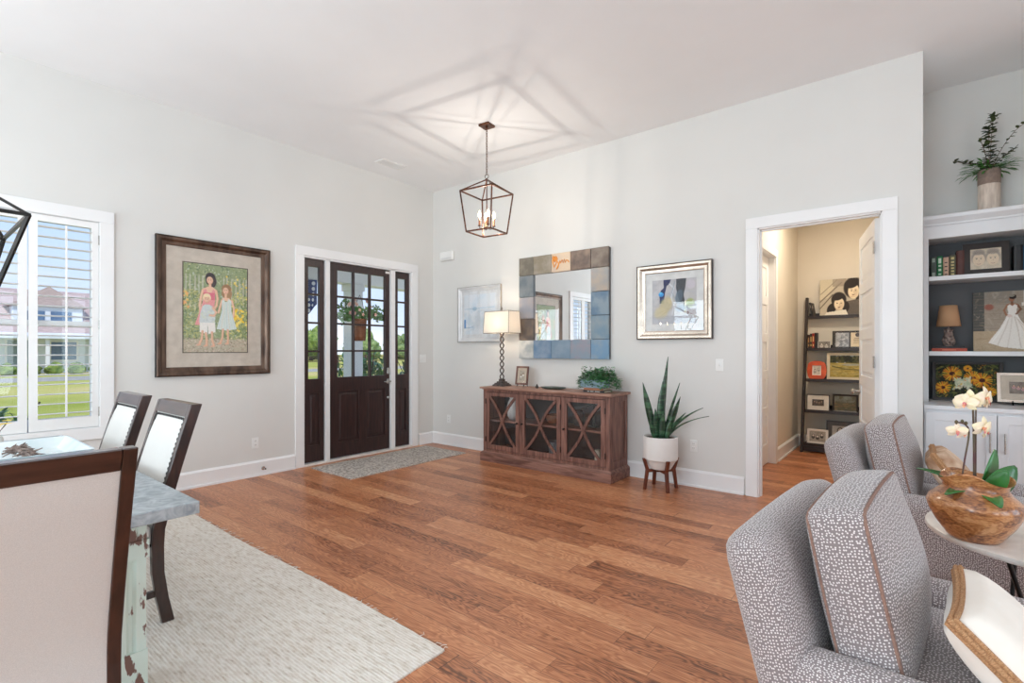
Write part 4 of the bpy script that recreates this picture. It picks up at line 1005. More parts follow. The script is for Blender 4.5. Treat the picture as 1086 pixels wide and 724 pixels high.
def art_family(w, h):
    A = Art(w, h, 200, (150, 164, 124), 4)
    A.specks(900, (0, 1, 0, .86), [(112, 134, 96), (180, 190, 146), (98, 122, 100), (206, 208, 168), (152, 164, 116), (134, 150, 98), (196, 206, 190)], .016, .008, .8)
    for i in range(16):
        x = .02+i*.063+A.rng.rand()*.02
        if x < .34 or x > .56: A.poly([(x, .14+.03*A.rng.rand()), (x+.010, .12), (x+.022, .14), (x+.022, .5), (x-.002, .5)], (216, 210, 198), .6)
    A.specks(420, (0, .34, .3, .88), [(190, 188, 120), (216, 212, 160), (120, 142, 90), (170, 170, 104), (100, 120, 84)], .028, .006, .8)
    A.specks(420, (.62, 1, .3, .88), [(190, 196, 110), (220, 214, 150), (128, 150, 84), (104, 124, 80)], .028, .006, .8)
    A.specks(60, (.66, 1, .1, .8), [(250, 218, 80), (252, 232, 130)], .015, .011, .9)
    A.specks(50, (.76, .93, .48, .70), [(252, 214, 60), (244, 196, 60), (252, 230, 120)], .022, .014, .95)
    A.specks(16, (.0, .08, .32, .5), [(248, 206, 100), (240, 180, 120)], .018, .013, .9)
    A.rect(0, 1, .85, 1, (206, 190, 172), .75); A.specks(420, (0, 1, .83, 1), [(226, 212, 196), (176, 158, 142), (196, 174, 154), (150, 140, 120)], .014, .006, .8)
    sk = (242, 200, 170); sh = (220, 164, 134)
    def face(cx, cy, r, smile=True):
        A.ell(cx, cy, r*.86, r*1.1, sh); A.ell(cx-r*.08, cy-r*.04, r*.78, r*1.0, sk); ry_ = r/A.asp
        for e in (-.33, .30): A.ell(cx+e*r-.003, cy-.12*ry_, r*.13, r*.07, (72, 54, 50)); A.line([(cx+(e-.2)*r, cy-.42*ry_), (cx+(e+.2)*r, cy-.44*ry_)], .003, (120, 86, 70), .8)
        A.line([(cx-.02*r, cy), (cx+.03*r, cy+.2*ry_)], .003, sh, .8)
        A.poly([(cx-.34*r, cy+.42*ry_), (cx+.30*r, cy+.40*ry_), (cx+.12*r, cy+.62*ry_), (cx-.14*r, cy+.62*ry_)], (196, 84, 84)); A.line([(cx-.24*r, cy+.45*ry_), (cx+.2*r, cy+.44*ry_)], .003, (250, 240, 232))
        A.ell(cx-.5*r, cy+.25*ry_, r*.2, r*.14, (240, 160, 140), 0, .5, .6); A.ell(cx+.42*r, cy+.25*ry_, r*.18, r*.14, (240, 160, 140), 0, .5, .6)
    def limb(P, w0, c=sk): A.line(P, w0*1.12, sh); A.line([(x-w0*.15, y) for x, y in P], w0*.86, c)
    # tallest child, pink dress
    A.ell(.405, .150, .078, .085, (52, 44, 50)); A.ell(.452, .20, .045, .085, (60, 50, 54), .15); A.ell(.365, .19, .03, .06, (60, 50, 54), -.2)
    limb([(.40, .22), (.40, .27)], .026); A.poly([(.36, .252), (.44, .252), (.505, .285), (.50, .33), (.28, .33), (.275, .285)], sk)
    face(.398, .180, .058)
    limb([(.29, .295), (.262, .38), (.245, .47), (.255, .54)], .022); limb([(.495, .295), (.515, .38), (.50, .46), (.45, .52)], .022)
    A.poly([(.30, .30), (.335, .275), (.36, .32), (.42, .32), (.445, .275), (.48, .30), (.475, .42), (.46, .50), (.44, .70), (.17, .69), (.25, .52), (.29, .42)], (238, 160, 160)); A.poly([(.30, .32), (.475, .32), (.47, .40), (.30, .40)], (226, 110, 132), .8)
    for x in (.22, .27, .32): A.line([(x+.06, .45), (x, .68)], .005, (246, 190, 184), .8)
    # smallest child in front
    limb([(.30, .50), (.285, .58), (.34, .60)], .02)
    A.poly([(.285, .475), (.33, .455), (.39, .455), (.44, .475), (.485, .56), (.47, .665), (.235, .665), (.25, .56)], (214, 222, 222)); A.specks(60, (.26, .46, .5, .65), [(228, 232, 230), (196, 206, 208), (220, 226, 206)], .022, .01, .6)
    A.ell(.352, .378, .062, .066, (250, 224, 184)); face(.352, .398, .050); A.ell(.352, .350, .05, .03, (252, 230, 192), 0, .9)
    limb([(.44, .49), (.495, .54), (.46, .58), (.40, .575)], .019)
    A.poly([(.24, .66), (.475, .66), (.485, .765), (.375, .79), (.365, .70), (.355, .79), (.245, .77)], (246, 242, 236)); A.line([(.36, .68), (.36, .78)], .004, (206, 204, 200))
    # right child, pale dress
    A.ell(.655, .262, .078, .080, (162, 122, 88)); A.ell(.705, .33, .036, .085, (176, 138, 100), .2); A.ell(.605, .32, .026, .06, (170, 130, 94), -.1)
    limb([(.645, .33), (.645, .37)], .024); A.poly([(.60, .362), (.69, .362), (.755, .40), (.58, .40)], sk); face(.645, .285, .054)
    limb([(.585, .395), (.555, .47), (.53, .54)], .02); limb([(.745, .395), (.775, .48), (.77, .57), (.72, .63)], .02)
    A.poly([(.585, .40), (.61, .375), (.63, .41), (.665, .41), (.69, .375), (.735, .40), (.735, .52), (.82, .725), (.66, .745), (.50, .73), (.58, .52)], (222, 232, 228))
    for i in range(7): A.line([(.60+i*.02, .42), (.585+i*.024, .53), (.53+i*.044, .725)], .004, [(176, 204, 208), (226, 206, 170), (196, 220, 200)][i % 3], .7)
    for P in ([(.285, .76), (.275, .84), (.24, .90)], [(.335, .78), (.35, .86), (.345, .91)], [(.43, .77), (.43, .85), (.455, .915)], [(.60, .735), (.59, .83), (.56, .885)], [(.675, .74), (.68, .83), (.675, .885)]):
        limb(P, .020, (236, 190, 160)); A.ell(P[-1][0]-.012, P[-1][1]+.012, .036, .015, (232, 180, 150), -.2)
    return A.noise(5)
picture('framed_portrait', 'large bronze-framed painting of three children in a garden on the window wall', 'painting', 1.05, 1.33, .085, .04, 'pewterframe', (0, -2.93, 1.10), PI/2, .14, (214, 203, 190), art_family, edge='bronzedark', inner=(80, 70, 64))

def art_abstract(w, h):
    A = Art(w, h, 150, (186, 186, 190), 7)
    A.specks(60, (0, 1, 0, 1), [(206, 206, 210), (170, 176, 186), (196, 190, 184)], .12, .07, .35)
    A.poly([(.26, 0), (.44, 0), (.40, .10), (.34, .14), (.30, .30), (.27, .52), (.18, .54), (.17, .34), (.2, .24), (.27, .18)], (34, 44, 92))
    A.ell(.21, .33, .06, .05, (50, 150, 220)); A.ell(.20, .3, .03, .03, (90, 190, 240)); A.ell(.24, .5, .05, .04, (60, 80, 60), .5, .7)
    A.ell(.32, .58, .13, .2, (196, 186, 150), .4, .9, .4); A.ell(.2, .76, .15, .14, (204, 194, 156), -.3, .85, .4); A.ell(.42, .48, .06, .06, (206, 196, 160), 0, .8)
    A.poly([(.56, 0), (.78, 0), (.76, .2), (.72, .36), (.75, .5), (.66, .56), (.60, .4), (.55, .2)], (56, 62, 70), .95); A.ell(.62, .4, .08, .16, (84, 106, 124), .2, .8, .3)
    A.line([(.4, .1), (.5, .2), (.44, .4), (.5, .6), (.46, .8)], .02, (216, 220, 226), .8); A.line([(.52, .06), (.46, .3), (.55, .5)], .012, (150, 166, 180), .8)
    A.ell(.88, .14, .1, .1, (206, 200, 210), 0, .8, .4); A.ell(.86, .55, .09, .1, (160, 176, 110), .6, .9, .4); A.line([(.72, .44), (.74, .6), (.86, .7)], .02, (52, 54, 58)); A.line([(.75, .62), (1, .6)], .012, (70, 60, 60))
    A.poly([(.8, .7), (1, .68), (1, .8), (.8, .8)], (110, 80, 74), .9); A.line([(.76, .5), (.76, .75)], .02, (232, 226, 196)); A.ell(.66, .66, .12, .08, (140, 160, 176), 0, .7, .5); A.ell(.5, .92, .5, .1, (178, 184, 196), 0, .6, .5)
    return A.noise(4)
picture('framed_abstract', 'silver-framed abstract print in blue, grey and sand beside the study doorway', 'picture', .77, .765, .085, .045, 'silverframe', (3.60, 0, 1.462), 0, .072, (226, 228, 228), art_abstract, edge='bronzedark', style='scoop', inner=0)
def art_door_reflection(w, h):  # pale print with the entry door's reflection painted into its colours
    A = Art(w, h, 110, (226, 232, 238), 9)
    A.specks(40, (0, 1, 0, 1), [(210, 224, 236), (236, 236, 240), (200, 214, 226)], .1, .06, .4)
    A.line([(.02, .36), (.98, .34)], .012, (170, 200, 222), .6); A.ell(.35, .36, .07, .05, (150, 186, 210), 0, .6)
    A.rect(.0, .06, .62, .84, (60, 130, 200), .8); A.line([(.0, .84), (.3, .82)], .014, (150, 180, 206), .7); A.ell(.45, .65, .1, .2, (206, 214, 222), 0, .7, .5); A.ell(.75, .75, .14, .16, (214, 218, 222), 0, .7, .5)
    return A.noise(3)
picture('framed_pale_print', 'white-framed pale print with a painted door reflection on the wall behind the table lamp', 'picture', .775, .75, .06, .035, 'whiteframe', (.925, 0, 1.46), 0, .045, (232, 234, 236), art_door_reflection, edge='silverframe', inner=0)

# ---------------------------------------------------------------- tiled mirror
mr = thing('wall_mirror', 'square mirror framed with mottled blue and brown tiles above the console', 'mirror', (2.263, 0, 1.246))
obj('mirror_glass', MB().box(-.41, .41, -.03, -.026, .21, 1.03), 'mirror', mr)
obj('mirror_back', MB().plate(-.625, .625, 0, 1.245, .04, [], y0=-.026-.0).box(0, 0, 0, 0, 0, 0), 'blackframe', mr) if 0 else obj('mirror_back', MB().box(-.622, .622, -.026, 0, .003, 1.242), 'blackframe', mr)
TW, TI = .225, .2667
cols = {(0, 4): ((140, 134, 120), (112, 106, 96)), (1, 4): ((156, 148, 136), (140, 130, 112)), (2, 4): ((208, 186, 160), (196, 176, 160)), (3, 4): ((128, 108, 94), (90, 76, 70)), (4, 4): ((120, 108, 98), (96, 84, 76)),
        (4, 3): ((168, 156, 144), (150, 150, 150)), (4, 2): ((96, 120, 142), (132, 148, 160)), (4, 1): ((116, 140, 158), (136, 150, 158)), (4, 0): ((116, 148, 176), (140, 156, 168)),
        (0, 3): ((108, 118, 126), (128, 134, 138)), (0, 2): ((150, 152, 160), (168, 160, 160)), (0, 1): ((128, 110, 96), (92, 84, 80)), (0, 0): ((164, 170, 172), (206, 206, 202)),
        (1, 0): ((100, 130, 158), (134, 152, 172)), (2, 0): ((134, 152, 168), (120, 142, 160)), (3, 0): ((150, 146, 156), (134, 148, 162))}
ed = [0, TW, TW+TI, TW+2*TI, TW+3*TI, 2*TW+3*TI]
for (i, j), (a, b) in cols.items():
    x0, x1, z0, z1 = ed[i]-.625, ed[i+1]-.625, ed[j], ed[j+1]
    if (i, j) in ((0, 3), (0, 2), (0, 1)): pass
    mt = pm('mirror_tile_%d_%d' % (i, j), S(*a), .45, .15, col2=S(*b), scale=9, detail=9, lo=.38, hi=.6, bump=.3, bdist=.003)
    mb = MB().hexa([(x0+.002, -.055, z0+.002), (x1-.002, -.055, z0+.002), (x1-.002, -.055, z1-.002), (x0+.002, -.055, z1-.002)][::-1], [(x0+.002, -.026, z0+.002), (x1-.002, -.026, z0+.002), (x1-.002, -.026, z1-.002), (x0+.002, -.026, z1-.002)][::-1])
    tl = obj('tile', mb, mt, mr, bevel=.004)
    if (i, j) == (2, 4):   # loose orange script scrawl
        P = [(-.1, .2), (-.115, .13), (-.09, .06), (-.06, .11), (-.045, .16), (-.075, .19), (-.1, .17), (-.06, .14), (-.03, .10), (-.045, .06), (-.06, .03), (-.04, .05), (-.01, .13), (0, .1), (.02, .14), (.035, .1), (.05, .14), (.065, .1), (.08, .13), (.10, .12), (.115, .1)]
        mb = MB().tube([(x, -.0565, z0+z) for x, z in P], .007, 5)
        obj('scrawl', mb, cmat(226, 148, 60), tl, smooth=60, label='orange scrawled line')
        obj('stain', MB().lathe([(.001, 0), (.034, .0), (.03, .0015), (.001, .002)], 14, wob=lambda a, i, r, z: (r*(1+.25*math.sin(3*a)), z)), cmat(206, 130, 50), tl, loc=(-.085, -.0552, z0+.16), rot=(PI/2, 0, 0))

# ---------------------------------------------------------------- console cabinet
cn = thing('console_cabinet', 'weathered red-brown console with three X-front glass doors', 'cabinet', (2.24, -.225, 0))
X0, X1, Y0, Y1, ZT = -.86, .86, -.205, .195, .87
fr = MB()
fr.box(X0, X0+.045, Y0, Y0+.03, .12, ZT).box(X1-.045, X1, Y0, Y0+.03, .12, ZT)   # outer stiles
fr.box(X0+.045, X1-.045, Y0, Y0+.03, .845, ZT).box(X0+.045, X1-.045, Y0, Y0+.03, .12, .15)
for x in (-.285, .285): fr.box(x-.012, x+.012, Y0, Y0+.03, .15, .845)
fr.box(X0, X0+.02, Y0+.03, Y1, .12, ZT)
obj('cabinet_body', fr, 'console_v', cn, bevel=.002)
mb = MB().plate(Y0+.03, Y1, .12, ZT, .02, [(Y0+.085, Y1-.055, .2, .81)]); mb.box(Y0+.085, Y1-.055, .008, .018, .2, .81)
obj('side_panel', mb, 'console_v', cn, rot=(0, 0, PI/2), loc=(X1, 0, 0), bevel=.002)
obj('plinth', MB().hexa([(X0-.03, Y0-.028, 0), (X1+.03, Y0-.028, 0), (X1+.03, Y1, 0), (X0-.03, Y1, 0)], [(X0-.03, Y0-.028, .1), (X1+.03, Y0-.028, .1), (X1+.03, Y1, .1), (X0-.03, Y1, .1)]).hexa([(X0-.03, Y0-.028, .1), (X1+.03, Y0-.028, .1), (X1+.03, Y1, .1), (X0-.03, Y1, .1)], [(X0-.004, Y0-.004, .122), (X1+.004, Y0-.004, .122), (X1+.004, Y1, .122), (X0-.004, Y1, .122)]), 'console_h', cn, bevel=.003)
obj('cabinet_top', MB().box(X0-.012, X1+.012, Y0-.012, Y1+.004, ZT, ZT+.01).box(X0-.035, X1+.035, Y0-.035, Y1+.01, ZT+.01, ZT+.033), 'console_top', cn, bevel=.004)
obj('lining', MB().box(X0+.02, X1-.03, Y1-.012, Y1, .13, ZT).box(X0+.02, X1-.03, Y0+.03, Y1-.012, .12, .13), 'cabdark', cn)
obj('inner_shelf', MB().box(X0+.02, X1-.03, Y0+.045, Y1-.012, .485, .505), 'console_h', cn)
def arcp(x0, x1, z0, z1, n=12):   # one curved strand: vertical at the ends, bowing to the middle
    P = []
    for i in range(n+1):
        t = i/n; s = t+(.5-t)*0; x = x0+(x1-x0)*(t+.055*math.sin(2*PI*t)); P.append((x, z0+(z1-z0)*t))
    return P
for k, (a, b) in enumerate(((X0+.047, -.299), (-.271, .271), (.299, X1-.047))):
    st_ = .052; d = obj('cabinet_door', MB().plate(a, b, .155, .84, .022, [(a+st_, b-st_, .155+.055, .84-.045)], y0=Y0-.008), 'console_v', cn, bevel=.003)
    ga, gb_, gz0, gz1 = a+st_, b-st_, .21, .795
    obj('door_glass', MB().box(ga, gb_, Y0+.004, Y0+.007, gz0, gz1), 'glass', d)
    mb = MB()
    for (xa, xb) in ((ga, gb_), (gb_, ga)):
        ins = .008*(1 if xb > xa else -1); P = arcp(xa+ins, xb-ins, gz0, gz1)
        for (p, q) in zip(P[:-1], P[1:]):
            dx, dz = q[0]-p[0], q[1]-p[1]; L = math.hypot(dx, dz); ex = (dx/L*.004, dz/L*.004)
            mb.bar((p[0]-ex[0], Y0-.004+(.0 if xb > xa else .001), p[1]-ex[1]), (q[0]+ex[0], Y0-.004+(.0 if xb > xa else .001), q[1]+ex[1]), .013, .03, up=(dz, 0, -dx))
    obj('door_lattice', mb, 'console_v', d)
    kx = b-.022 if k == 0 else a+.022
    obj('knob', MB().lathe([(.006, 0), (.005, .012), (.012, .018), (.013, .026), (.008, .032), (.001, .033)], 14), 'bronzedark', d, loc=(kx, Y0-.008, .50), rot=(PI/2, 0, 0), smooth=50)
    hx = a if k == 0 else b
    mb = MB()
    for z in (.27, .73): mb.tube([(hx, Y0-.011, z-.03), (hx, Y0-.011, z+.03)], .006, 8)
    obj('hinge', mb, 'bronzedark', d, smooth=50)
# things behind the console glass
def cin(name, mb, m, loc, label, cat, **k): o = obj(name, mb, m, loc=loc, **k); return props(o, label, cat)
bx, by_ = 2.24, -.225
cin('vase', MB().lathe([(.04, 0), (.06, .03), (.075, .12), (.06, .2), (.035, .25), (.045, .29), (.035, .285), (.001, .05)], 24), 'white_cer', (bx-.58, by_+.02, .505), 'white ceramic vase behind the left glass door of the console', 'vase', smooth=60)
cin('basket', MB().lathe([(.06, 0), (.095, .02), (.11, .07), (.105, .1), (.09, .1), (.08, .03), (.001, .015)], 24), 'basket', (bx+.03, by_+.05, .505), 'brown woven bowl on the shelf behind the middle console door', 'bowl', smooth=60)
cin('tin_pail', MB().lathe([(.07, 0), (.085, .16), (.09, .165), (.08, .16), (.001, .01)], 24), cmat(120, 122, 126), (bx+.02, by_+.06, .13), 'dull grey pail at the bottom behind the middle console door', 'pail', smooth=60)
cin('pillar_candle', MB().lathe([(.032, 0), (.032, .15), (.026, .152), (.001, .148)], 20), cmat(222, 212, 192), (bx+.62, by_-.02, .13), 'cream pillar candle standing low behind the right console door', 'candle', smooth=60)
sc1 = MB(); sc1.box(-.05, .05, -.04, .04, 0, .012)
sc1.tube([(0, 0, .01), (0, 0, .28)], .008, 8); sc1.tube([(-.12, 0, .20), (0, 0, .25), (.12, 0, .2)], .006, 8)
for s_ in (-1, 1): sc1.lathe([(.03, 0), (.035, .008), (.001, .012)], 14, c=(s_*.12, 0, .19))
cin('candle_stand', sc1, 'blackmetal', (bx+.52, by_+.07, .505), 'black iron candle stand on the shelf behind the right console door', 'candle stand', smooth=60)
cin('glass_jar', MB().lathe([(.05, 0), (.06, .02), (.06, .14), (.04, .17), (.001, .175)], 24), cmat(92, 84, 82), (bx+.30+.02, by_+.08, .505), 'dark jar on the shelf at the edge of the right console door', 'jar', smooth=60)

# ---------------------------------------------------------------- on the console
lp = thing('table_lamp', 'table lamp with twisted metal stem and white rectangular shade on the console', 'lamp', (1.50, -.22, .903))
mb = MB()
for (a, z0, z1) in ((.088, 0, .022), (.07, .022, .04), (.05, .04, .058), (.03, .058, .09)): mb.hexa([(-a, -a, z0), (a, -a, z0), (a, a, z0), (-a, a, z0)], [(-a*.93, -a*.93, z1), (a*.93, -a*.93, z1), (a*.93, a*.93, z1), (-a*.93, a*.93, z1)])
obj('lamp_base', mb, 'lampmetal', lp, bevel=.003)
mb = MB(); n = 120
for ph in (0, PI):
    mb.tube([(.027*math.sin(8*PI*i/n+ph), .011*math.cos(8*PI*i/n+ph), .085+.62*i/n) for i in range(n+1)], .0085, 8)
for k in range(9): mb.box(-.013, .013, -.012, .012, .081+.62*k/8, .089+.62*k/8)
obj('lamp_stem', mb, 'lampmetal', lp, smooth=50)
mb = MB(); b_ = (.205, .122); t_ = (.195, .105); z0, z1 = .657, .925; th = .003
def rect4(a, z, o=0): return [(-a[0]+o, -a[1]+o, z), (a[0]-o, -a[1]+o, z), (a[0]-o, a[1]-o, z), (-a[0]+o, a[1]-o, z)]
V = rect4(b_, z0)+rect4(t_, z1)+rect4(b_, z0, th)+rect4(t_, z1, th)
mb.add(V, [(k, (k+1) % 4, 4+(k+1) % 4, 4+k) for k in range(4)]+[(8+k, 12+k, 12+(k+1) % 4, 8+(k+1) % 4) for k in range(4)]+[(k, 8+k, 8+(k+1) % 4, (k+1) % 4) for k in range(4)]+[(4+k, 4+(k+1) % 4, 12+(k+1) % 4, 12+k) for k in range(4)])
shd = obj('lamp_shade', mb, 'shade', lp)
mb = MB()
for a, z in ((b_, z0), (t_, z1)):
    R4 = rect4(a, z)
    for k in range(4): mb.bar(R4[k], R4[(k+1) % 4], .006)
for k in range(4): mb.bar(rect4(b_, z0)[k], rect4(t_, z1)[k], .004)
obj('shade_trim', mb, cmat(128, 120, 112), shd)
mb = MB().tube([(0, 0, .70), (0, 0, .95)], .004, 6).lathe([(.004, .945), (.010, .958), (.006, .975), (.001, .985)], 10)
for k in range(4): mb.bar((0, 0, .925), tuple(Vector(rect4(t_, z1)[k])*1), .003)
obj('harp_finial', mb, 'lampmetal', lp, smooth=50)
obj('bulb', MB().lathe([(.01, 0), (.028, .04), (.03, .06), (.02, .085), (.001, .095)], 14), 'bulb', lp, loc=(0, 0, .74), smooth=60)
L = light('lamp_light', 'POINT', (0, 0, .80), 7, (1, .82, .62), radius=.05); L.parent = lp

def portrait(cols, seed=1, n=2, mono=None):
    def f(w, h):
        bg, hair, skin, top = cols; A = Art(w, h, 60, bg, seed); A.specks(40, (0, 1, 0, 1), [tuple(min(255, c+16) for c in bg), tuple(max(0, c-22) for c in bg)], .1, .06, .5)
        for i in range(n):
            cx = (i+.5)/n*.8+.1; cy = .42+.08*((i*7+seed) % 3-1); r = .36/n**.8*.5
            A.ell(cx, cy+.62*r*2.6/A.asp, r*1.5, r*1.6, top); A.ell(cx, cy-.15*r, r*1.15, r*1.25, hair); A.ell(cx, cy+.1*r, r*.8, r*.95, skin)
            A.ell(cx-.3*r, cy, r*.12, r*.09, hair); A.ell(cx+.3*r, cy, r*.12, r*.09, hair); A.line([(cx-.2*r, cy+.5*r/A.asp), (cx+.2*r, cy+.5*r/A.asp)], .07*r, (150, 90, 80))
        return A.noise(4)
    return f
ef = picture('easel_photo', 'small brown-framed photo on a tabletop easel beside the lamp', 'photo frame', .185, .225, .022, .015, 'console_v', (1.80, -.205, .93), 0, .03, (214, 200, 180), portrait(((186, 176, 160), (84, 70, 64), (206, 176, 150), (240, 238, 232)), 2, 2), style='flat', rot=(math.radians(-8), 0, 0), inner=0)
mb = MB()
for s_ in (-1, 1): mb.tube([(s_*.05, -.03, 0.003), (s_*.05, -.022, .02), (s_*.045, .01, .03), (s_*.02, .055, .20)], .004, 6); mb.tube([(s_*.05, -.022, .02), (s_*.05, -.03, .035)], .004, 6)
mb.tube([(0, .055, .2), (0, .12, .003)], .004, 6); mb.tube([(-.05, .01, .03), (.05, .01, .03)], .003, 6)
props(obj('display_easel', mb, 'blackmetal', loc=(1.80, -.21, .903), smooth=50), 'black tabletop easel holding the small photo on the console', 'easel')
ds = thing('shallow_dish', 'long shallow grey-green dish in the middle of the console top', 'dish', (2.27, -.22, .903))
mb = MB(); mb.lathe([(.001, .004), (.10, .004), (.16, .016), (.17, .026), (.165, .028), (.10, .012), (.001, .010)], 40)
for i, v in enumerate(mb.v): mb.v[i] = (v[0], v[1]*.5, v[2]-.004)
obj('dish_body', mb, 'dish', ds, smooth=60)
props(obj('stone_bird', MB().lathe([(.001, 0), (.018, .004), (.022, .016), (.016, .028), (.010, .034), (.012, .04), (.001, .05)], 12), cmat(70, 64, 60), loc=(2.06, -.25, .903), smooth=60), 'tiny dark stone figure at the left end of the grey-green dish', 'figurine')

def book(label, loc, w, h, d, col, group, rz=0, flat=False, bands=(), spine_col=None):
    """upright book: spine faces -y, width w along x, height h, depth d; flat: lying down, spine still towards -y"""
    b = thing('book', label, 'book', loc, rz, group)
    if flat: A, Bz = (w, h)  # w = length along x, h = thickness
    mb = MB()
    if not flat:
        mb.box(-w/2, -w/2+.003, 0, d, 0, h).box(w/2-.003, w/2, 0, d, 0, h)
        P = [(-w/2, 0), (-w/4, -.004), (w/4, -.004), (w/2, 0), (w/2, .004), (-w/2, .004)]; k = len(P)
        mb.add([(x, y, 0) for x, y in P]+[(x, y, h) for x, y in P], [list(range(k))[::-1], list(range(k, 2*k))]+[[i, (i+1) % k, (i+1) % k+k, i+k] for i in range(k)])
        obj('cover', mb, cmat(*col, .5), b); obj('pages', MB().box(-w/2+.003, w/2-.003, .004, d-.004, .003, h-.003), 'paper', b)
        if bands:
            mb = MB()
            for (z0, z1) in bands: mb.box(-w/4, w/4, -.0052, -.0038, z0*h, z1*h)
            obj('spine_title', mb, cmat(*(spine_col or (226, 206, 150)), .5), b)
    else:
        mb.box(-w/2, w/2, 0, d, 0, .003).box(-w/2, w/2, 0, d, h-.003, h).box(-w/2, w/2, -.002, .003, 0, h)
        obj('cover', mb, cmat(*col, .5), b); obj('pages', MB().box(-w/2+.004, w/2-.004, .003, d-.004, .003, h-.003), 'paper', b)
        if bands:
            mb = MB()
            for (z0, z1) in bands: mb.box(z0*w-w/2, z1*w-w/2, -.003, -.0018, h*.3, h*.7)
            obj('spine_title', mb, cmat(*(spine_col or (226, 206, 150)), .5), b)
    return b
book('black book with white spine marks, lower of two under the ivy', (2.87, -.35, .903), .25, .022, .18, (40, 38, 40), 'books under the ivy', flat=True, bands=((.2, .3), (.34, .5), (.56, .8)), spine_col=(200, 196, 190))
book('copper-orange book, upper of two under the ivy', (2.86, -.34, .9255), .23, .022, .16, (178, 120, 88), 'books under the ivy', flat=True)
ip = thing('potted_ivy', 'bushy green ivy spilling from a blue-white box on the console', 'plant', (2.88, -.26, .948))
obj('planter_box', MB().hexa([(-.19, -.05, 0), (.10, -.05, 0), (.10, .05, 0), (-.19, .05, 0)], [(-.20, -.06, .085), (.11, -.06, .085), (.11, .06, .085), (-.20, .06, .085)]), cmat(168, 192, 206), ip, bevel=.003)
random.seed(21); mb = MB(); ms = MB()
for i in range(1100):
    a_ = random.random()*2*PI; r = math.sqrt(random.random()); x = .25*r*math.cos(a_)+.0; y = .095*r*math.sin(a_); z = .07+.13*(1-r*r)*random.random()+.03*random.random()
    if r > .8 or random.random() < .2: z -= .10*random.random()
    if abs(x+.02) < .09 and y < -.03 and z < .02: continue
    z = max(z, -.03 if abs(x) > .16 else .0)
    if abs(x) <= .2 and y < -.075+0 and z < .0: z = .01
    y = min(max(y, -.10), .10)
    d = Vector((math.cos(a_)+random.uniform(-.6, .6), math.sin(a_)+random.uniform(-.6, .6), random.uniform(-.3, .8)))
    mb.leaf((x, y, z), d, (0, 0, 1), .034, .028, n=3, curl=.2)
for i in range(26):
    a_ = random.random()*2*PI; x, y = .17*math.cos(a_), .07*math.sin(a_); ms.tube([(x*.3, y*.3, .06), (x*.8, y*.8, .15), (x*1.1, y*1.1, .15+random.uniform(-.05, .09))], .0018, 4)
    tip = Vector((x*1.1, y*1.1, .17)); [mb.leaf(tip+Vector((random.uniform(-.02, .02), random.uniform(-.01, .01), random.uniform(-.03, .05))), (random.uniform(-1, 1), random.uniform(-1, 1), .4), (0, 0, 1), .026, .02, n=3) for _ in range(4)]
obj('foliage', mb, 'leaffaux', ip, smooth=80); obj('vine', ms, 'stem', ip)

# ---------------------------------------------------------------- snake plant on walnut stand
ps = thing('plant_stand', 'walnut four-legged plant stand under the white pot', 'plant stand', (3.575, -.285, 0), math.radians(38+8))
for k in range(4):
    a_ = k*PI/2; c_, s_ = math.cos(a_), math.sin(a_); T = Matrix.Rotation(a_, 4, 'Z'); mb = MB()
    q = .016
    mb.hexa([(.150, -q, 0), (.175, -q, 0), (.175, q, 0), (.150, q, 0)], [(.118, -q, .19), (.150, -q, .19), (.150, q, .19), (.118, q, .19)], 0, T)
    mb.hexa([(.118, -q, .19), (.150, -q, .19), (.150, q, .19), (.118, q, .19)], [(.155, -q, .30), (.185, -q, .30), (.185, q, .30), (.155, q, .30)], 0, T)
    obj('leg', mb, 'walnut', ps, bevel=.004)
obj('cross_brace', MB().box(-.125, .125, -.014, .014, .165, .195).box(-.014, .014, -.125, .125, .165, .1945), 'walnut', ps, bevel=.002)
sp = thing('snake_plant', 'tall snake plant in a white pot on the walnut stand', 'potted plant', (3.575, -.285, .195))
obj('pot', MB().lathe([(.001, 0), (.085, 0), (.10, .006), (.138, .075), (.148, .09), (.160, .10), (.163, .12), (.163, .315), (.158, .318), (.150, .315), (.148, .28), (.001, .275)], 56), 'white_cer', sp, smooth=35)
obj('soil', MB().lathe([(.001, .278), (.149, .278), (.149, .295), (.08, .302), (.001, .30)], 24), 'soil', sp, smooth=60)
M['snake'] = pm('snake_plant_leaf', S(22, 52, 34), .35, col2=S(64, 104, 72), scale=5, stretch=(1, 1, 5), detail=5, dist=.8, lo=.45, hi=.6, coat=.3)
def sleaf(r, f, dr, df, L, Wd, bend=0, tw=0, m='snake'):
    b0 = Vector(loc2(r, f, .29)); mb = MB(); n = 14; d = Vector(loc2(dr, df, 0)); base = len(mb.v); fac = Vector(loc2(math.sin(tw), -math.cos(tw), 0)); rr = fac.cross(Vector((0, 0, 1)))
    P = []
    for i in range(n+1):
        t = i/n; c = b0+d*(L*(t+bend*t*t*2))+Vector((0, 0, 1))*L*(t-abs(bend)*t*t*.9); wd = 1.18*Wd/2*(.55+.45*math.sin(PI*min(1, t*1.2)))*(1 if t < .7 else max(.03, 1-((t-.7)/.3)**1.7))
        for k in (-1, -.4, 0, .4, 1): mb.v.append(tuple(c+rr*(wd*k)-fac*(wd*.35*(k*k))+fac*.0))
    for i in range(n):
        for k in range(4): q = i*5+k; mb.f.append([q, q+1, q+6, q+5]); mb.m.append(0)
    o = obj('leaf', mb, m, sp, smooth=80); s2 = o.modifiers.new('t', 'SOLIDIFY'); s2.thickness = .006; s2.offset = 0
sleaf(.0, -.01, .03, .0, .56, .075, .0, .2); sleaf(.012, .01, .08, .0, .80, .075, .0, .7)
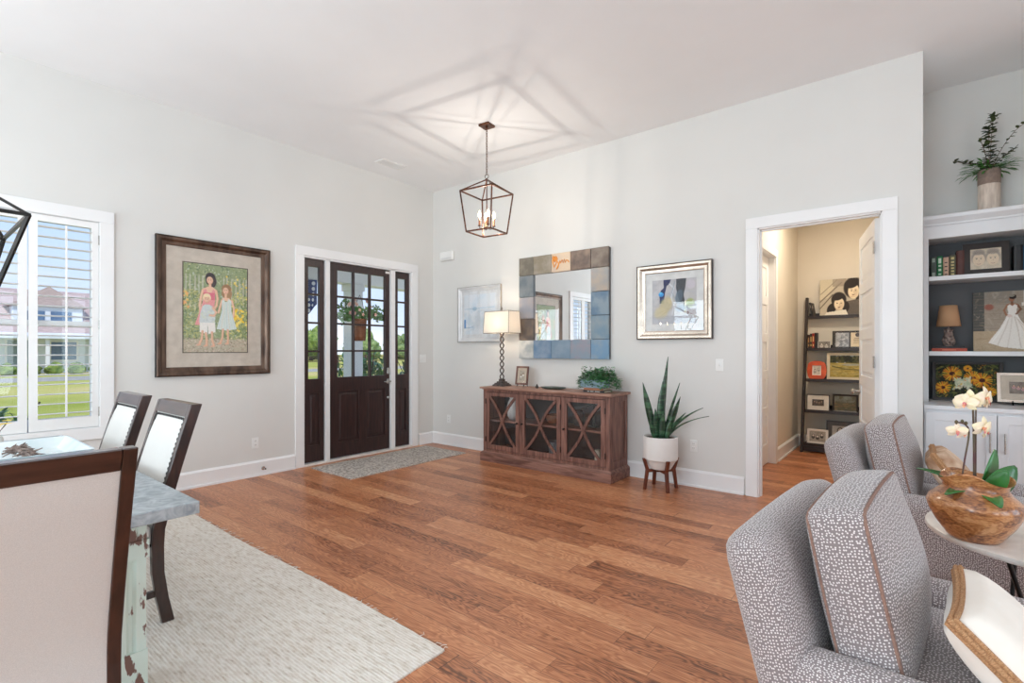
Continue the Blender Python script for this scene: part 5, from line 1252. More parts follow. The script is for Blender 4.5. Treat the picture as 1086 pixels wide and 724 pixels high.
sleaf(-.05, .0, -.23, .0, .56, .055, -.02, -.3); sleaf(-.03, -.03, -.12, -.05, .3, .06, 0, .2)
sleaf(.04, -.02, .28, -.2, .42, .055, .0, .1); sleaf(.05, 0, .42, -.3, .30, .04, .12, .2); sleaf(.03, .01, .26, -.1, .55, .05, .0, .8)
sleaf(.05, .0, .45, -.34, .42, .036, .25, .3, 'snake'); sleaf(.06, .0, .50, -.38, .37, .026, .36, .3)
sleaf(-.01, -.05, .05, -.1, .26, .06, 0, -.2); sleaf(.04, -.05, .2, -.1, .24, .055, .05, 0); sleaf(-.06, -.03, -.25, -.1, .22, .05, -.05, .3)

# ---------------------------------------------------------------- wall plates, chime, vent, door stop
def plate_outlet(loc, rz, label):
    t = thing('wall_outlet', label, 'outlet', loc, rz)
    obj('cover_plate', MB().box(-.036, .036, -.006, 0, -.058, .058), 'plastic', t, bevel=.003)
    mb = MB()
    for z in (-.022, .022): mb.box(-.015, .015, -.009, -.005, z-.015, z+.015)
    r = obj('receptacle', mb, 'plastic', t, bevel=.003); mb = MB()
    for z in (-.022, .022):
        for x in (-.006, .006): mb.box(x-.0012, x+.0012, -.0096, -.0085, z-.003, z+.007)
    obj('slots', mb, 'slot', r)
    return t
plate_outlet((0, -2.547, .355), PI/2, 'white outlet low on the wall under the big portrait')
plate_outlet((.33, 0, .37), 0, 'white outlet low on the wall near the room corner')
plate_outlet((3.80, 0, .40), 0, 'white outlet on the wall right behind the snake plant')
def plate_switch(loc, rz, label, n=1):
    t = thing('light_switch', label, 'switch', loc, rz); w_ = .036+.023*(n-1)
    obj('cover_plate', MB().box(-w_, w_, -.006, 0, -.058, .058), 'plastic', t, bevel=.003)
    for k in range(n):
        x = (k-(n-1)/2)*.046; obj('toggle', MB().box(x-.016, x+.016, -.009, -.005, -.033, .033).hexa([(x-.005, -.009, -.008), (x+.005, -.009, -.008), (x+.005, -.009, .008), (x-.005, -.009, .008)], [(x-.004, -.018, .002), (x+.004, -.018, .002), (x+.004, -.018, .01), (x-.004, -.018, .01)]), 'plastic', t, bevel=.001)
plate_switch((4.045, 0, 1.205), 0, 'white light switch beside the study doorway', 1)
plate_switch((0, -.20, 1.23), PI/2, 'pale light switch between the entry door and the corner', 2)
ch = thing('door_chime', 'white rectangular door chime high on the wall near the corner', 'door chime', (.32, 0, 2.62))
obj('chime_cover', MB().box(-.13, .13, -.055, 0, 0, .13), 'plastic', ch, bevel=.02, seg=4); obj('grille', MB().box(-.1, .1, -.057, -.054, .02, .024).box(-.1, .1, -.057, -.054, .032, .036), cmat(200, 200, 200), ch)
vt = thing('ceiling_vent', 'white ceiling vent near the entry wall', 'vent', (.43, -1.09, H))
obj('vent_frame', MB().sweep_frame(.18, .36, [(0, 0), (0, -.006), (.018, -.012), (.022, -.004), (.022, 0)]), 'plastic', vt, rot=(PI/2, 0, 0), loc=(0, .18, 0))
mb = MB()
for i in range(12): y = -.15+i*.0272; mb.hexa([(-.07, y, -.001), (.07, y, -.001), (.07, y+.002, -.001), (-.07, y+.002, -.001)], [(-.07, y+.012, -.012), (.07, y+.012, -.012), (.07, y+.014, -.012), (-.07, y+.014, -.012)])
obj('vent_louvers', mb, 'plastic', vt); obj('vent_duct', MB().box(-.068, .068, -.155, .155, -.0015, 0), cmat(110, 110, 112), vt)
dsn = thing('door_stop', 'small metal door stop on the baseboard under the outlet', 'door stop', (.018, -2.47, .075), PI/2)
obj('stop_plate', MB().lathe([(.02, 0), (.018, .006), (.001, .006)], 14), 'chrome', dsn, rot=(PI/2, 0, 0)); obj('stop_post', MB().tube([(0, -.004, 0), (0, -.05, 0)], .005, 8), 'chrome', dsn); obj('rubber_tip', MB().tube([(0, -.05, 0), (0, -.06, 0)], .008, 10), cmat(60, 60, 60), dsn)

# ---------------------------------------------------------------- built-in cabinet in the alcove
bi = thing('built_in_bookcase', 'white built-in bookcase with grey back above white shaker cabinet doors', 'bookcase', (5.99, .5, 0))
L0, L1 = -.425, .425; YF = .0; YB = .335
mb = MB().box(L0, L0+.035, YF, YB, .915, 2.285).box(L1-.035, L1, YF, YB, .915, 2.285).box(L0, L1, YF, YB, 2.285, 2.39)
obj('bookcase_frame', mb, 'cabinet', bi, bevel=.002)
mb = MB(); pr = [(0, 2.39), (-.012, 2.39), (-.012, 2.405), (-.03, 2.42), (-.05, 2.44), (-.05, 2.465), (-.055, 2.47), (0, 2.47)]
mb.add([(L0, y, z) for y, z in pr]+[(L1, y, z) for y, z in pr], [list(range(8)), list(range(15, 7, -1))]+[[i, (i+1) % 8, (i+1) % 8+8, i+8] for i in range(8)])
mb.box(L0+.001, L1-.001, .001, YB, 2.391, 2.469); obj('crown_moulding', mb, 'cabinet', bi)
obj('back_panel', MB().box(L0+.035, L1-.035, YB-.012, YB, .915, 2.285).box(L0+.035, L0+.037, YF+.02, YB-.012, .915, 2.285).box(L1-.037, L1-.035, YF+.02, YB-.012, .915, 2.285), 'shelfback', bi)
for z in (1.303, 1.932): obj('shelf', MB().box(L0+.037, L1-.037, YF+.002, YB-.012, z, z+.036), 'cabinet', bi, bevel=.002)
obj('counter', MB().box(L0, L1, -.36, YB, .885, .915), 'cabinet', bi, bevel=.003)
obj('base_cabinet', MB().box(L0, L0+.02, -.335, YB, .08, .885).box(L1-.02, L1, -.335, YB, .08, .885).box(L0+.02, L1-.02, -.335, -.31, .855, .885).box(L0+.02, L1-.02, -.335, -.31, .08, .11).box(L0+.02, L1-.02, -.30, YB, .08, .1).box(L0, L1, -.29, -.27, 0, .08), 'cabinet', bi, bevel=.001)
for (a, b, hx) in ((L0+.012, -.005, -.04), (.0, L1-.012, .04)):
    d = obj('cabinet_door', MB().plate(a, b, .10, .862, .02, [(a+.06, b-.06, .165, .80)], y0=-.356).box(a+.055, b-.055, -.348, -.338, .16, .805), 'cabinet', bi, bevel=.002)
    obj('door_pull', MB().tube([(hx-.003, -.356, .60), (hx-.003, -.385, .60)], .004, 8).tube([(hx-.003, -.356, .72), (hx-.003, -.385, .72)], .004, 8).tube([(hx-.003, -.385, .585), (hx-.003, -.385, .735)], .0055, 8), 'chrome', d, smooth=50)
# top shelf
g = 'books at the left end of the top alcove shelf'; sz = 1.968
book('grey-green book with a pale band at the left end of the alcove shelf', (5.634, .60, sz), .040, .175, .13, (70, 80, 72), g, bands=((.05, .25), (.75, .95)), spine_col=(150, 164, 150))
book('bright green book with white spine lettering on the alcove shelf', (5.675, .60, sz), .036, .18, .13, (22, 112, 60), g, bands=((.12, .18), (.3, .4), (.5, .58), (.66, .9)), spine_col=(206, 220, 200))
book('pinkish-cream book with dark bands on the alcove shelf', (5.715, .60, sz), .036, .165, .13, (196, 160, 136), g, bands=((.1, .16), (.3, .36), (.5, .56), (.7, .76)), spine_col=(70, 50, 44))
book('dark olive book with gold lattice spine on the alcove shelf', (5.757, .60, sz), .040, .18, .13, (90, 84, 60), g, bands=((.08, .14), (.22, .28), (.36, .42), (.5, .56), (.64, .7), (.8, .9)), spine_col=(196, 180, 120))
book('plain dark red-brown book beside the framed drawing on the alcove shelf', (5.806, .62, sz), .050, .215, .14, (84, 38, 26), g)
def art_two(w, h):
    A = Art(w, h, 80, (216, 200, 176), 5); A.specks(30, (0, 1, 0, 1), [(226, 212, 190), (200, 184, 160)], .1, .06, .5)
    for cx, s_ in ((.28, 0), (.73, 1)):
        A.ell(cx, .42, .24, .30, (150, 138, 126), 0, .8, .3); A.ell(cx, .52, .20, .28, (228, 206, 178)); A.ell(cx, .16, .2, .12, (140, 128, 118), 0, .7, .4)
        for e in (-.07, .07): A.ell(cx+e, .48, .03, .018, (100, 90, 84)); A.line([(cx+e-.04, .42), (cx+e+.04, .42)], .008, (130, 116, 104))
        A.line([(cx-.06, .72), (cx, .745), (cx+.06, .72)], .012, (160, 110, 96)); A.line([(cx, .5), (cx+.01, .6)], .006, (180, 150, 126))
    return A.noise(3)
picture('framed_drawing', 'wide dark frame holding a pale drawing of two faces on the top alcove shelf', 'photo frame', .285, .27, .048, .02, 'blackframe', (5.965, .66, sz), 0, 0, (0, 0, 0), art_two, style='flat', rot=(math.radians(-7), 0, 0), stand=False)
book('tall black book right of the framed drawing on the alcove shelf', (6.150, .60, sz), .050, .215, .14, (26, 26, 30), g)
book('slim blue book at the right end of the alcove shelf', (6.193, .60, sz), .030, .205, .14, (44, 96, 130), g, bands=((.7, .85),), spine_col=(200, 140, 80))
# middle shelf
sz = 1.339
book('red-orange book lying flat at the bottom under the small lamp', (5.735, .60, sz), .225, .026, .17, (190, 78, 52), 'flat books under the small lamp', flat=True, bands=((.3, .7),), spine_col=(214, 120, 90))
book('black book lying flat on the red-orange one under the small lamp', (5.73, .60, sz+.0265), .205, .018, .16, (30, 28, 30), 'flat books under the small lamp', flat=True)
l2 = thing('small_lamp', 'small lamp with tan drum shade and nubbly stone base on the alcove shelf', 'lamp', (5.733, .66, sz+.045))
random.seed(2); mb = MB()
for i in range(60):
    a_ = random.random()*2*PI; z = .01+.13*random.random(); r = .026+.008*math.sin(z*40); mb.lathe([(.001, -.012), (.011, -.006), (.012, .004), (.001, .012)], 6, c=(r*math.cos(a_), r*math.sin(a_), z))
mb.lathe([(.03, 0), (.034, .008), (.026, .03), (.03, .07), (.028, .11), (.018, .14), (.006, .15), (.006, .19)], 16)
obj('lamp_base', mb, pm('nubbly_stone', S(170, 150, 140), .8, col2=S(96, 80, 76), scale=40), l2, smooth=60)
mb = MB(); n = 40; Pz = ((.082, .168), (.058, .345))
for r, z in Pz:
    for k in range(n): mb.v.append((r*math.cos(2*PI*k/n), r*math.sin(2*PI*k/n), z))
for k in range(n): mb.f.append([k, (k+1) % n, n+(k+1) % n, n+k]); mb.m.append(0)
o = obj('lamp_shade', mb, 'shade2', l2, smooth=60); s2 = o.modifiers.new('t', 'SOLIDIFY'); s2.thickness = .003
mb = MB()
for k in range(3): a_ = 2*PI*k/3; mb.bar((0, 0, .335), (.057*math.cos(a_), .057*math.sin(a_), .335), .002)
obj('spider', mb, 'bronzedark', l2)
def art_bride(w, h):
    A = Art(w, h, 130, (176, 160, 142), 6)
    A.rect(0, 1, 0, .66, (166, 152, 136)); A.rect(0, .14, 0, .66, (70, 72, 70), .8); A.rect(.14, .5, 0, .2, (140, 132, 122), .6)
    for j in range(13): A.line([(0, .05*j+.02), (1, .05*j+.02)], .003, (140, 126, 112), .6)
    A.specks(120, (0, 1, 0, .62), [(186, 172, 156), (150, 134, 118), (160, 140, 120)], .03, .01, .4); A.ell(.2, .26, .06, .05, (150, 84, 70), 0, .6, .5)
    A.rect(.62, 1, 0, .22, (206, 204, 200)); 
    for x in (.64, .76, .9): A.rect(x, x+.09, .02, .19, (168, 172, 172))
    A.rect(.6, 1, .2, .25, (222, 218, 210)); A.rect(0, 1, .66, 1, (186, 164, 136)); A.specks(80, (0, 1, .66, 1), [(200, 180, 152), (170, 148, 120)], .05, .01, .5)
    br = (160, 112, 86); bs = (126, 84, 62); wd = (240, 233, 225)
    A.poly([(.435, .36), (.53, .36), (.585, .50), (.66, .62), (.80, .73), (1, .82), (1, .93), (.85, .97), (.60, .965), (.36, .93), (.19, .86), (.23, .78), (.33, .62), (.40, .46)], wd)
    for p, c_ in ((((.45, .42), (.40, .62), (.30, .90)), (214, 203, 192)), (((.48, .42), (.46, .66), (.42, .93)), (222, 212, 202)), (((.51, .43), (.55, .66), (.58, .94)), (208, 196, 184)), (((.53, .44), (.62, .66), (.76, .92)), (216, 205, 193)), (((.55, .48), (.70, .70), (.92, .90)), (206, 194, 182)), (((.44, .44), (.36, .62), (.24, .84)), (252, 248, 242))): A.line(list(p), .009, c_, .8)
    A.line([(.548, .235), (.585, .31), (.53, .385)], .017, bs); A.line([(.425, .235), (.385, .32), (.41, .40), (.45, .41)], .017, br)
    A.poly([(.42, .225), (.46, .205), (.50, .205), (.555, .225), (.55, .27), (.42, .27)], br); A.poly([(.43, .245), (.455, .225), (.485, .255), (.515, .225), (.545, .245), (.535, .33), (.53, .375), (.435, .375), (.43, .32)], wd)
    A.line([(.482, .17), (.482, .215)], .018, bs); A.ell(.478, .135, .036, .044, br); A.ell(.492, .108, .042, .03, (48, 34, 30)); A.ell(.515, .09, .022, .022, (52, 38, 32)); A.line([(.46, .095), (.51, .085)], .005, (230, 220, 200)); A.ell(.462, .13, .005, .004, (60, 40, 34)); A.ell(.486, .13, .005, .004, (60, 40, 34)); A.line([(.462, .156), (.484, .156)], .004, (150, 70, 66))
    A.ell(.45, .415, .03, .025, (226, 206, 196)); A.ell(.20, .26, .05, .05, (150, 84, 70), 0, .5, .5)
    return A.noise(3)
cv = thing('canvas_print', 'large canvas photo of a bride in a white gown standing on the middle alcove shelf', 'canvas', (6.140, .735, sz), rot=(math.radians(-6), 0, 0))
obj('canvas_body', MB().box(-.245, .245, -.002, .03, 0, .50), 'blackframe', cv)
A = art_bride(.49, .50); A.build('print', cv, y=-.008, z0=0, back=.0058)
# counter
def art_sun(w, h):
    A = Art(w, h, 120, (40, 44, 24), 8)
    A.specks(420, (0, 1, 0, 1), [(24, 30, 18), (58, 74, 34), (92, 100, 44), (34, 40, 26), (70, 54, 28), (120, 120, 60)], .05, .014, .8)
    for cx, cy, r in ((.27, .28, .15), (.60, .40, .14), (.74, .46, .15), (.12, .70, .12), (.86, .78, .09), (.52, .12, .06)):
        for k in range(26):
            a_ = 2*PI*k/26+A.rng.rand()*.2; A.line([(cx+.3*r*math.cos(a_), cy+.3*r*math.sin(a_)/A.asp), (cx+r*math.cos(a_), cy+r*math.sin(a_)/A.asp)], .014, [(244, 170, 30), (250, 196, 60), (226, 120, 26), (240, 150, 40)][k % 4], .95)
        A.ell(cx, cy, r*.32, r*.28, (84, 36, 20))
    A.specks(50, (.32, .56, .42, .72), [(228, 226, 196), (206, 214, 180), (240, 230, 200)], .05, .016, .85)
    A.specks(60, (0, 1, 0, 1), [(250, 190, 60), (236, 140, 40)], .02, .01, .6)
    return A.noise(6)
picture('flower_painting', 'black-framed oil painting of orange sunflowers standing on the white counter', 'painting', .45, .335, .022, .02, 'blackframe', (5.855, .76, .915), 0, 0, (0, 0, 0), art_sun, style='flat', rot=(math.radians(-8), 0, 0), glassy=False)
picture('silver_photo_frame', 'silver-framed family photo on a black stand at the right of the counter', 'photo frame', .27, .235, .02, .015, 'silverframe', (6.16, .56, .935), 0, .05, (204, 188, 168), portrait(((120, 104, 90), (60, 48, 44), (206, 160, 130), (180, 130, 130)), 3, 4), style='flat', rot=(math.radians(-12), 0, 0), inner=0)
mb = MB()
for s_ in (-1, 1): mb.tube([(s_*.05, -.05, .003), (s_*.05, -.035, .03), (s_*.05, -.02, .015), (s_*.045, .03, .012), (s_*.03, .085, .14)], .005, 6); mb.tube([(s_*.03, .085, .14), (s_*.03, .13, .003)], .004, 6)
mb.tube([(-.05, .03, .012), (.05, .03, .012)], .004, 6)
props(obj('photo_stand', mb, 'blackmetal', loc=(6.16, .56, .915), smooth=50), 'black easel stand under the silver-framed family photo', 'easel')
# vase of eucalyptus on top
ev = thing('eucalyptus_vase', 'two-tone grey and white cylinder vase of eucalyptus on top of the bookcase', 'vase', (5.985, .66, 2.47))
obj('vase_body', MB().lathe([(.001, 0), (.068, 0), (.07, .004), (.07, .235)], 40), 'whitewash', ev, smooth=40)
obj('vase_rim', MB().lathe([(.07, .235), (.0715, .24), (.0715, .355), (.067, .358), (.062, .35), (.06, .25), (.001, .24)], 40), 'concrete', ev, smooth=40, label='rough grey-brown upper band')
random.seed(31); mb = MB(); ms = MB()
def euc(tips, dens, ls):
    P = bez((0, 0, .30), (tips[0]*.1, tips[1]*.1, .42), (tips[0]*.6, tips[1]*.6, tips[2]-.04), tips, 16); ms.tube(P, .002, 5)
    for i, p in enumerate(P[3:]):
        for _ in range(dens):
            a_ = random.random()*2*PI; d = (math.cos(a_), math.sin(a_)*.8, random.uniform(-.1, .7)); mb.leaf(p, d, (random.uniform(-.5, .5), -.6, 1), ls*random.uniform(.8, 1.1), ls*.72, n=4, curl=.1)
euc((.03, 0, .80), 3, .05); euc((.0, .02, .72), 3, .052); euc((-.06, -.02, .62), 1, .04); euc((.20, .0, .68), 1, .032); euc((-.21, -.02, .47), 2, .042); euc((.15, .02, .5), 2, .04); euc((-.12, .0, .44), 2, .04)
fo2 = MB()
for i in range(150):
    a_ = random.random()*2*PI; r = random.random(); x, y = .05*r*math.cos(a_), .05*r*math.sin(a_); d = Vector((math.cos(a_)*1.4, math.sin(a_)*.7, random.uniform(-.35, .7)))
    fo2.leaf(Vector((x, y, .36))+d*random.uniform(.0, .09), d, (0, 0, 1), .065, .016, n=3, curl=.3)
obj('eucalyptus_stem', ms, 'stem', ev, smooth=60); obj('eucalyptus_leaves', mb, 'euca', ev, smooth=80); obj('fern_leaves', fo2, 'leafmid', ev, smooth=80)

# ---------------------------------------------------------------- ladder shelf in the study
ls = thing('ladder_shelf', 'dark leaning ladder shelf against the study wall', 'shelf', (4.80, 2.60, 0))
LW = .47
def ry(z): return .44*min(1, z/2.08)       # y of the leaning front edge
for sx in (-1, 1):
    x = sx*(LW); mb = MB().hexa([(x-.016, ry(0)-.03, 0), (x+.016, ry(0)-.03, 0), (x+.016, ry(0)+.045, 0), (x-.016, ry(0)+.045, 0)], [(x-.016, ry(2.08)-.03, 2.08), (x+.016, ry(2.08)-.03, 2.08), (x+.016, ry(2.08)+.045, 2.08), (x-.016, ry(2.08)+.045, 2.08)])
    obj('side_rail', mb, 'ladderwood', ls, bevel=.003)
SH = [.115, .545, .955, 1.37, 1.81]
for z in SH:
    mb = MB().box(-LW+.017, LW-.017, ry(z)-.005, .492, z-.025, z).box(-LW+.017, LW-.017, ry(z)-.012, ry(z)-.005, z-.03, z+.012).box(-LW+.017, LW-.017, .485, .492, z, z+.05)
    obj('shelf', mb, 'ladderwood', ls, bevel=.002)
    if z == SH[0]:
        obj('bottom_rail', MB().box(-LW+.017, LW-.017, .0, .02, .02, .085), 'ladderwood', ls)
def on(z, x, dy=.03): return (x, 2.60+ry(z)+dy, z)
def art_bw(w, h):
    A = Art(w, h, 120, (186, 176, 158), 10)
    A.poly([(0, 0), (.45, 0), (.2, .5), (0, .55)], (206, 196, 172)); A.line([(0, .62), (.5, .1)], .02, (120, 108, 96)); A.line([(.02, .4), (.4, .02)], .012, (140, 128, 114)); A.line([(0, .8), (.3, .42)], .016, (100, 90, 80)); A.rect(.3, .6, 0, .2, (150, 138, 124), .7)
    dk = (44, 36, 32); sk = (232, 214, 184); 
    A.ell(.76, .26, .21, .28, dk); A.ell(.92, .5, .1, .3, dk); A.poly([(.58, .62), (1, .55), (1, 1), (.5, 1)], (96, 88, 82))
    A.ell(.77, .36, .125, .2, sk); A.ell(.72, .15, .16, .12, dk, -.3)
    A.ell(.44, .56, .17, .2, dk); A.ell(.28, .8, .1, .16, dk, .4); A.ell(.6, .76, .08, .14, dk)
    A.poly([(.1, 1), (.16, .9), (.6, .84), (.66, 1)], (226, 220, 206)); A.ell(.45, .68, .115, .17, sk); A.ell(.42, .5, .13, .08, dk, -.3)
    for cx, cy, k in ((.77, .34, 1), (.45, .66, 1)):
        for e in (-.045, .045): A.ell(cx+e, cy, .018, .011, (50, 40, 36)); A.line([(cx+e-.022, cy-.038), (cx+e+.022, cy-.04)], .004, (90, 76, 66), .7)
        A.poly([(cx-.04, cy+.10), (cx+.04, cy+.095), (cx+.015, cy+.125), (cx-.015, cy+.127)], (130, 92, 82)); A.ell(cx+.05, cy+.05, .04, .09, (200, 176, 146), 0, .45, .6); A.ell(cx-.02, cy+.16, .06, .02, (196, 170, 140), 0, .5, .6); A.line([(cx+.005, cy+.0), (cx+.01, cy+.07)], .005, (190, 166, 140))
    return A.noise(4)
cv2 = thing('canvas_print', 'sepia canvas portrait of two dark-haired girls on top of the ladder shelf', 'canvas', on(1.81, 4.735, .015), rot=(math.radians(-4), 0, 0))
obj('canvas_body', MB().box(-.25, .25, -.002, .02, 0, .50), cmat(120, 110, 100), cv2); art_bw(.50, .50).build('print', cv2, y=-.008, back=.0058)
g = 'books on the ladder shelf'
for i, (x, w_, h_, cl, lb) in enumerate(((4.385, .022, .20, (40, 40, 44), 'black book leaning at the left end of the ladder top shelf'), (4.41, .022, .19, (70, 62, 56), 'dark brown leaning book beside the sepia canvas'))):
    b_ = book(lb, on(1.81, x, .02), w_, h_, .12, cl, 'leaning books on the ladder top shelf', bands=((.6, .8),), spine_col=(150, 140, 130)); b_.rotation_euler = (0, math.radians(-9), 0); b_.location.x += .012
for i, (x, w_, h_, cl, sc2, lb) in enumerate(((4.366, .026, .19, (60, 30, 26), (180, 140, 90), 'dark red book at the far left of the second ladder shelf'), (4.393, .026, .205, (46, 40, 40), (206, 170, 110), 'dark book with gold title, second on the ladder shelf'), (4.420, .026, .21, (160, 40, 34), (226, 190, 130), 'bright red book among dark ones on the ladder shelf'), (4.450, .030, .215, (36, 30, 32), None, 'plain black book at the right of the ladder shelf row'))):
    book(lb, on(1.37, x, .03), w_, h_, .14, cl, g, bands=((.15, .3), (.45, .8)) if sc2 else (), spine_col=sc2)
picture('small_photo', 'small unframed black-and-white photo on the second ladder shelf', 'photo', .145, .10, .004, .006, 'whiteframe', on(1.37, 4.55, .0), 0, 0, (0, 0, 0), portrait(((130, 124, 118), (60, 56, 54), (214, 208, 200), (190, 186, 180)), 4, 2), style='flat', rot=(math.radians(-10), 0, 0))
def art_3(w, h):
    A = Art(w, h, 110, (40, 34, 32), 11); A.rect(.04, .32, .06, .94, (150, 152, 156)); A.specks(40, (.06, .3, .1, .9), [(180, 180, 184), (110, 112, 118), (206, 206, 206)], .03, .02, .8)
    A.rect(.36, .64, .06, .94, (222, 202, 164)); A.ell(.5, .2, .05, .05, (70, 60, 54)); A.line([(.44, .4), (.56, .4)], .01, (120, 100, 80)); A.line([(.42, .5), (.58, .5)], .01, (150, 128, 100)); A.line([(.42, .6), (.58, .6)], .01, (150, 128, 100)); A.line([(.42, .7), (.56, .7)], .01, (150, 128, 100))
    A.rect(.68, .96, .06, .94, (186, 168, 146)); A.ell(.82, .4, .06, .06, (206, 160, 130)); A.ell(.82, .7, .09, .08, (90, 90, 110)); return A.noise(3)
picture('triple_photo_frame', 'wide black frame with three openings on the second ladder shelf', 'photo frame', .56, .235, .012, .018, 'blackframe', on(1.37, 4.92, .05), 0, 0, (0, 0, 0), art_3, style='flat', rot=(math.radians(-7), 0, 0))
def art_land(w, h):
    A = Art(w, h, 120, (150, 156, 160), 12); A.rect(0, 1, 0, .22, (140, 150, 158)); A.specks(160, (0, 1, .06, .34), [(54, 58, 40), (70, 74, 48), (40, 44, 34), (96, 90, 60)], .05, .03, .85)
    A.rect(0, 1, .34, 1, (178, 156, 84)); A.specks(260, (0, 1, .36, 1), [(206, 184, 104), (150, 134, 64), (120, 116, 60), (190, 164, 96), (170, 160, 110)], .05, .008, .7, 0)
    A.ell(.45, .42, .2, .03, (160, 170, 174), 0, .7, .4); A.line([(.05, .5), (.3, .62), (.7, .66), (1, .8)], .02, (96, 92, 54), .7); return A.noise(5)
picture('framed_landscape', 'gold-framed field landscape on the third ladder shelf', 'painting', .60, .36, .035, .02, 'paper', on(.955, 4.88, .10), 0, 0, (0, 0, 0), art_land, style='slope', rot=(math.radians(-6), 0, 0), edge='blackframe', glassy=False)
M['orange'] = pm('burnt_orange_frame', S(206, 88, 44), .5, col2=S(180, 66, 34), scale=14)
of = thing('orange_photo_frame', 'chunky orange photo frame with wavy outline on the third ladder shelf', 'photo frame', on(.955, 4.475, .01), rot=(math.radians(-8), 0, 0))
mb = MB(); n = 48; P1 = []; P2 = []
for k in range(n):
    a_ = 2*PI*k/n; c_, s_ = math.cos(a_), math.sin(a_); q = (abs(c_)**5+abs(s_)**5)**(-.2); rr = 1+.05*math.cos(4*a_)
    P1.append((.108*q*c_*rr, .122+.122*q*s_*rr)); q2 = 1/max(abs(c_), abs(s_)); P2.append((.052*q2*c_, .122+.066*q2*s_))
b0 = [(x, -.022, z) for x, z in P1]+[(x, -.026, z) for x, z in P2]+[(x, 0, z) for x, z in P1]+[(x, 0, z) for x, z in P2]
mb.add([(x, y, max(z, 0)) for x, y, z in b0], [(k, (k+1) % n, n+(k+1) % n, n+k) for k in range(n)]+[(2*n+k, k, (k+1) % n, 2*n+(k+1) % n)[::-1] for k in range(n)]+[(n+k, n+(k+1) % n, 3*n+(k+1) % n, 3*n+k) for k in range(n)]+[(2*n+k, 3*n+k, 3*n+(k+1) % n, 2*n+(k+1) % n) for k in range(n)])
obj('frame', mb, 'orange', of, smooth=40)
A = portrait(((206, 200, 190), (80, 74, 70), (226, 216, 204), (150, 146, 142)), 5, 2)(.12, .15); A.rect(0, .12, 0, 1, (240, 236, 228)); A.rect(.88, 1, 0, 1, (240, 236, 228)); A.rect(0, 1, 0, .1, (240, 236, 228)); A.rect(0, 1, .9, 1, (240, 236, 228)); A.w, A.h = .108, .136; A.build('photo', of, y=-.012, z0=.054)
picture('white_photo_frame', 'white-matted dark photo in a thin black frame on the fourth ladder shelf', 'photo frame', .265, .215, .010, .015, 'blackframe', on(.545, 4.50, .02), 0, .055, (232, 226, 216), portrait(((70, 60, 54), (36, 30, 28), (190, 160, 136), (90, 78, 70)), 6, 4), style='flat', rot=(math.radians(-7), 0, 0), inner=0)
picture('dark_photo_frame', 'dark frame with a dim landscape photo on the fourth ladder shelf', 'photo frame', .28, .23, .022, .018, 'blackframe', on(.545, 4.80, .04), 0, .0, (0, 0, 0), lambda w, h: Art(w, h, 60, (84, 80, 64), 3).specks(80, (0, 1, .5, 1), [(110, 84, 60), (70, 74, 50), (130, 110, 80)], .08, .02, .7, 0).specks(30, (0, 1, 0, .4), [(120, 124, 116), (100, 104, 96)], .12, .05, .5).noise(4), style='slope', rot=(math.radians(-7), 0, 0), glassy=False)
picture('small_silver_frame', 'small pale frame at the right of the fourth ladder shelf', 'photo frame', .14, .17, .015, .015, 'silverframe', on(.545, 5.08, .02), 0, .0, (0, 0, 0), portrait(((130, 110, 90), (60, 44, 36), (210, 170, 140), (120, 60, 50)), 8, 1), style='flat', rot=(math.radians(-7), 0, 0))
picture('collage_frame', 'wide black frame with grey mount standing at the back of the bottom ladder shelf', 'photo frame', .52, .30, .016, .018, 'blackframe', on(.115, 4.84, .22), 0, .05, (120, 116, 114), portrait(((206, 200, 190), (70, 62, 58), (226, 210, 196), (96, 90, 90)), 9, 3), style='flat', rot=(math.radians(-6), 0, 0), inner=0, glassy=False)
picture('cream_photo_frame', 'cream-bordered black-and-white photo leaning on the bottom ladder shelf', 'photo frame', .24, .19, .028, .015, 'linen', on(.115, 4.50, .06), 0, .0, (0, 0, 0), portrait(((160, 152, 142), (50, 44, 42), (226, 216, 204), (60, 56, 56)), 10, 3), style='flat', rot=(math.radians(-10), 0, 0))
light('study_light', 'AREA', (4.85, 1.5, 3.2), 33, (1, .87, .70), rot=(0, 0, 0), size=.4)

# ---------------------------------------------------------------- outside
smesh('ground', MB().box(-150, -.15, -70, 120, -.4, -.2), 'grass')
smesh('road', MB().box(-33, -28, -70, 120, -.2, -.185), 'asphalt')
smesh('porch_floor', MB().box(-2.6, -.15, -3.0, 3.0, -.2, -.02), 'porch')
pb = MB().box(-2.5, -2.2, -3.0, 3.0, 2.52, 2.85).box(-2.5, -.15, -3.0, 3.0, 2.85, 2.9)
smesh('porch_roof', pb, 'trim')
for y in (-2.85, .22, 2.85):
    cl = struct('porch_column', (-2.35, y, -.02))
    a = .12; obj('shaft', MB().box(-a, a, -a, a, .18, 2.42), 'trim', cl, bevel=.004)
    obj('column_base', MB().box(-a-.03, a+.03, -a-.03, a+.03, 0, .18), 'trim', cl, bevel=.006); obj('capital', MB().box(-a-.025, a+.025, -a-.025, a+.025, 2.42, 2.54), 'trim', cl, bevel=.006)
fg = thing('porch_flag', 'blue flag canton with white stars hanging outside the left sidelight', 'flag', (-2.2, -.66, 2.55))
mb = MB(); n = 14
for i in range(n+1):
    for j in range(n+1):
        u, v = i/n, j/n; x = .34*u; z = -.62*v*(1-.15*u)-.30*(1-u)*.9; mb.v.append((-.12+.02*math.sin(9*u+3*v), -.17+x, z+.1))
for i in range(n):
    for j in range(n): q = i*(n+1)+j; mb.f.append([q, q+1, q+n+2, q+n+1]); mb.m.append(0)
f_ = obj('flag_cloth', mb, 'flag', fg, smooth=80); s2 = f_.modifiers.new('t', 'SOLIDIFY'); s2.thickness = .004
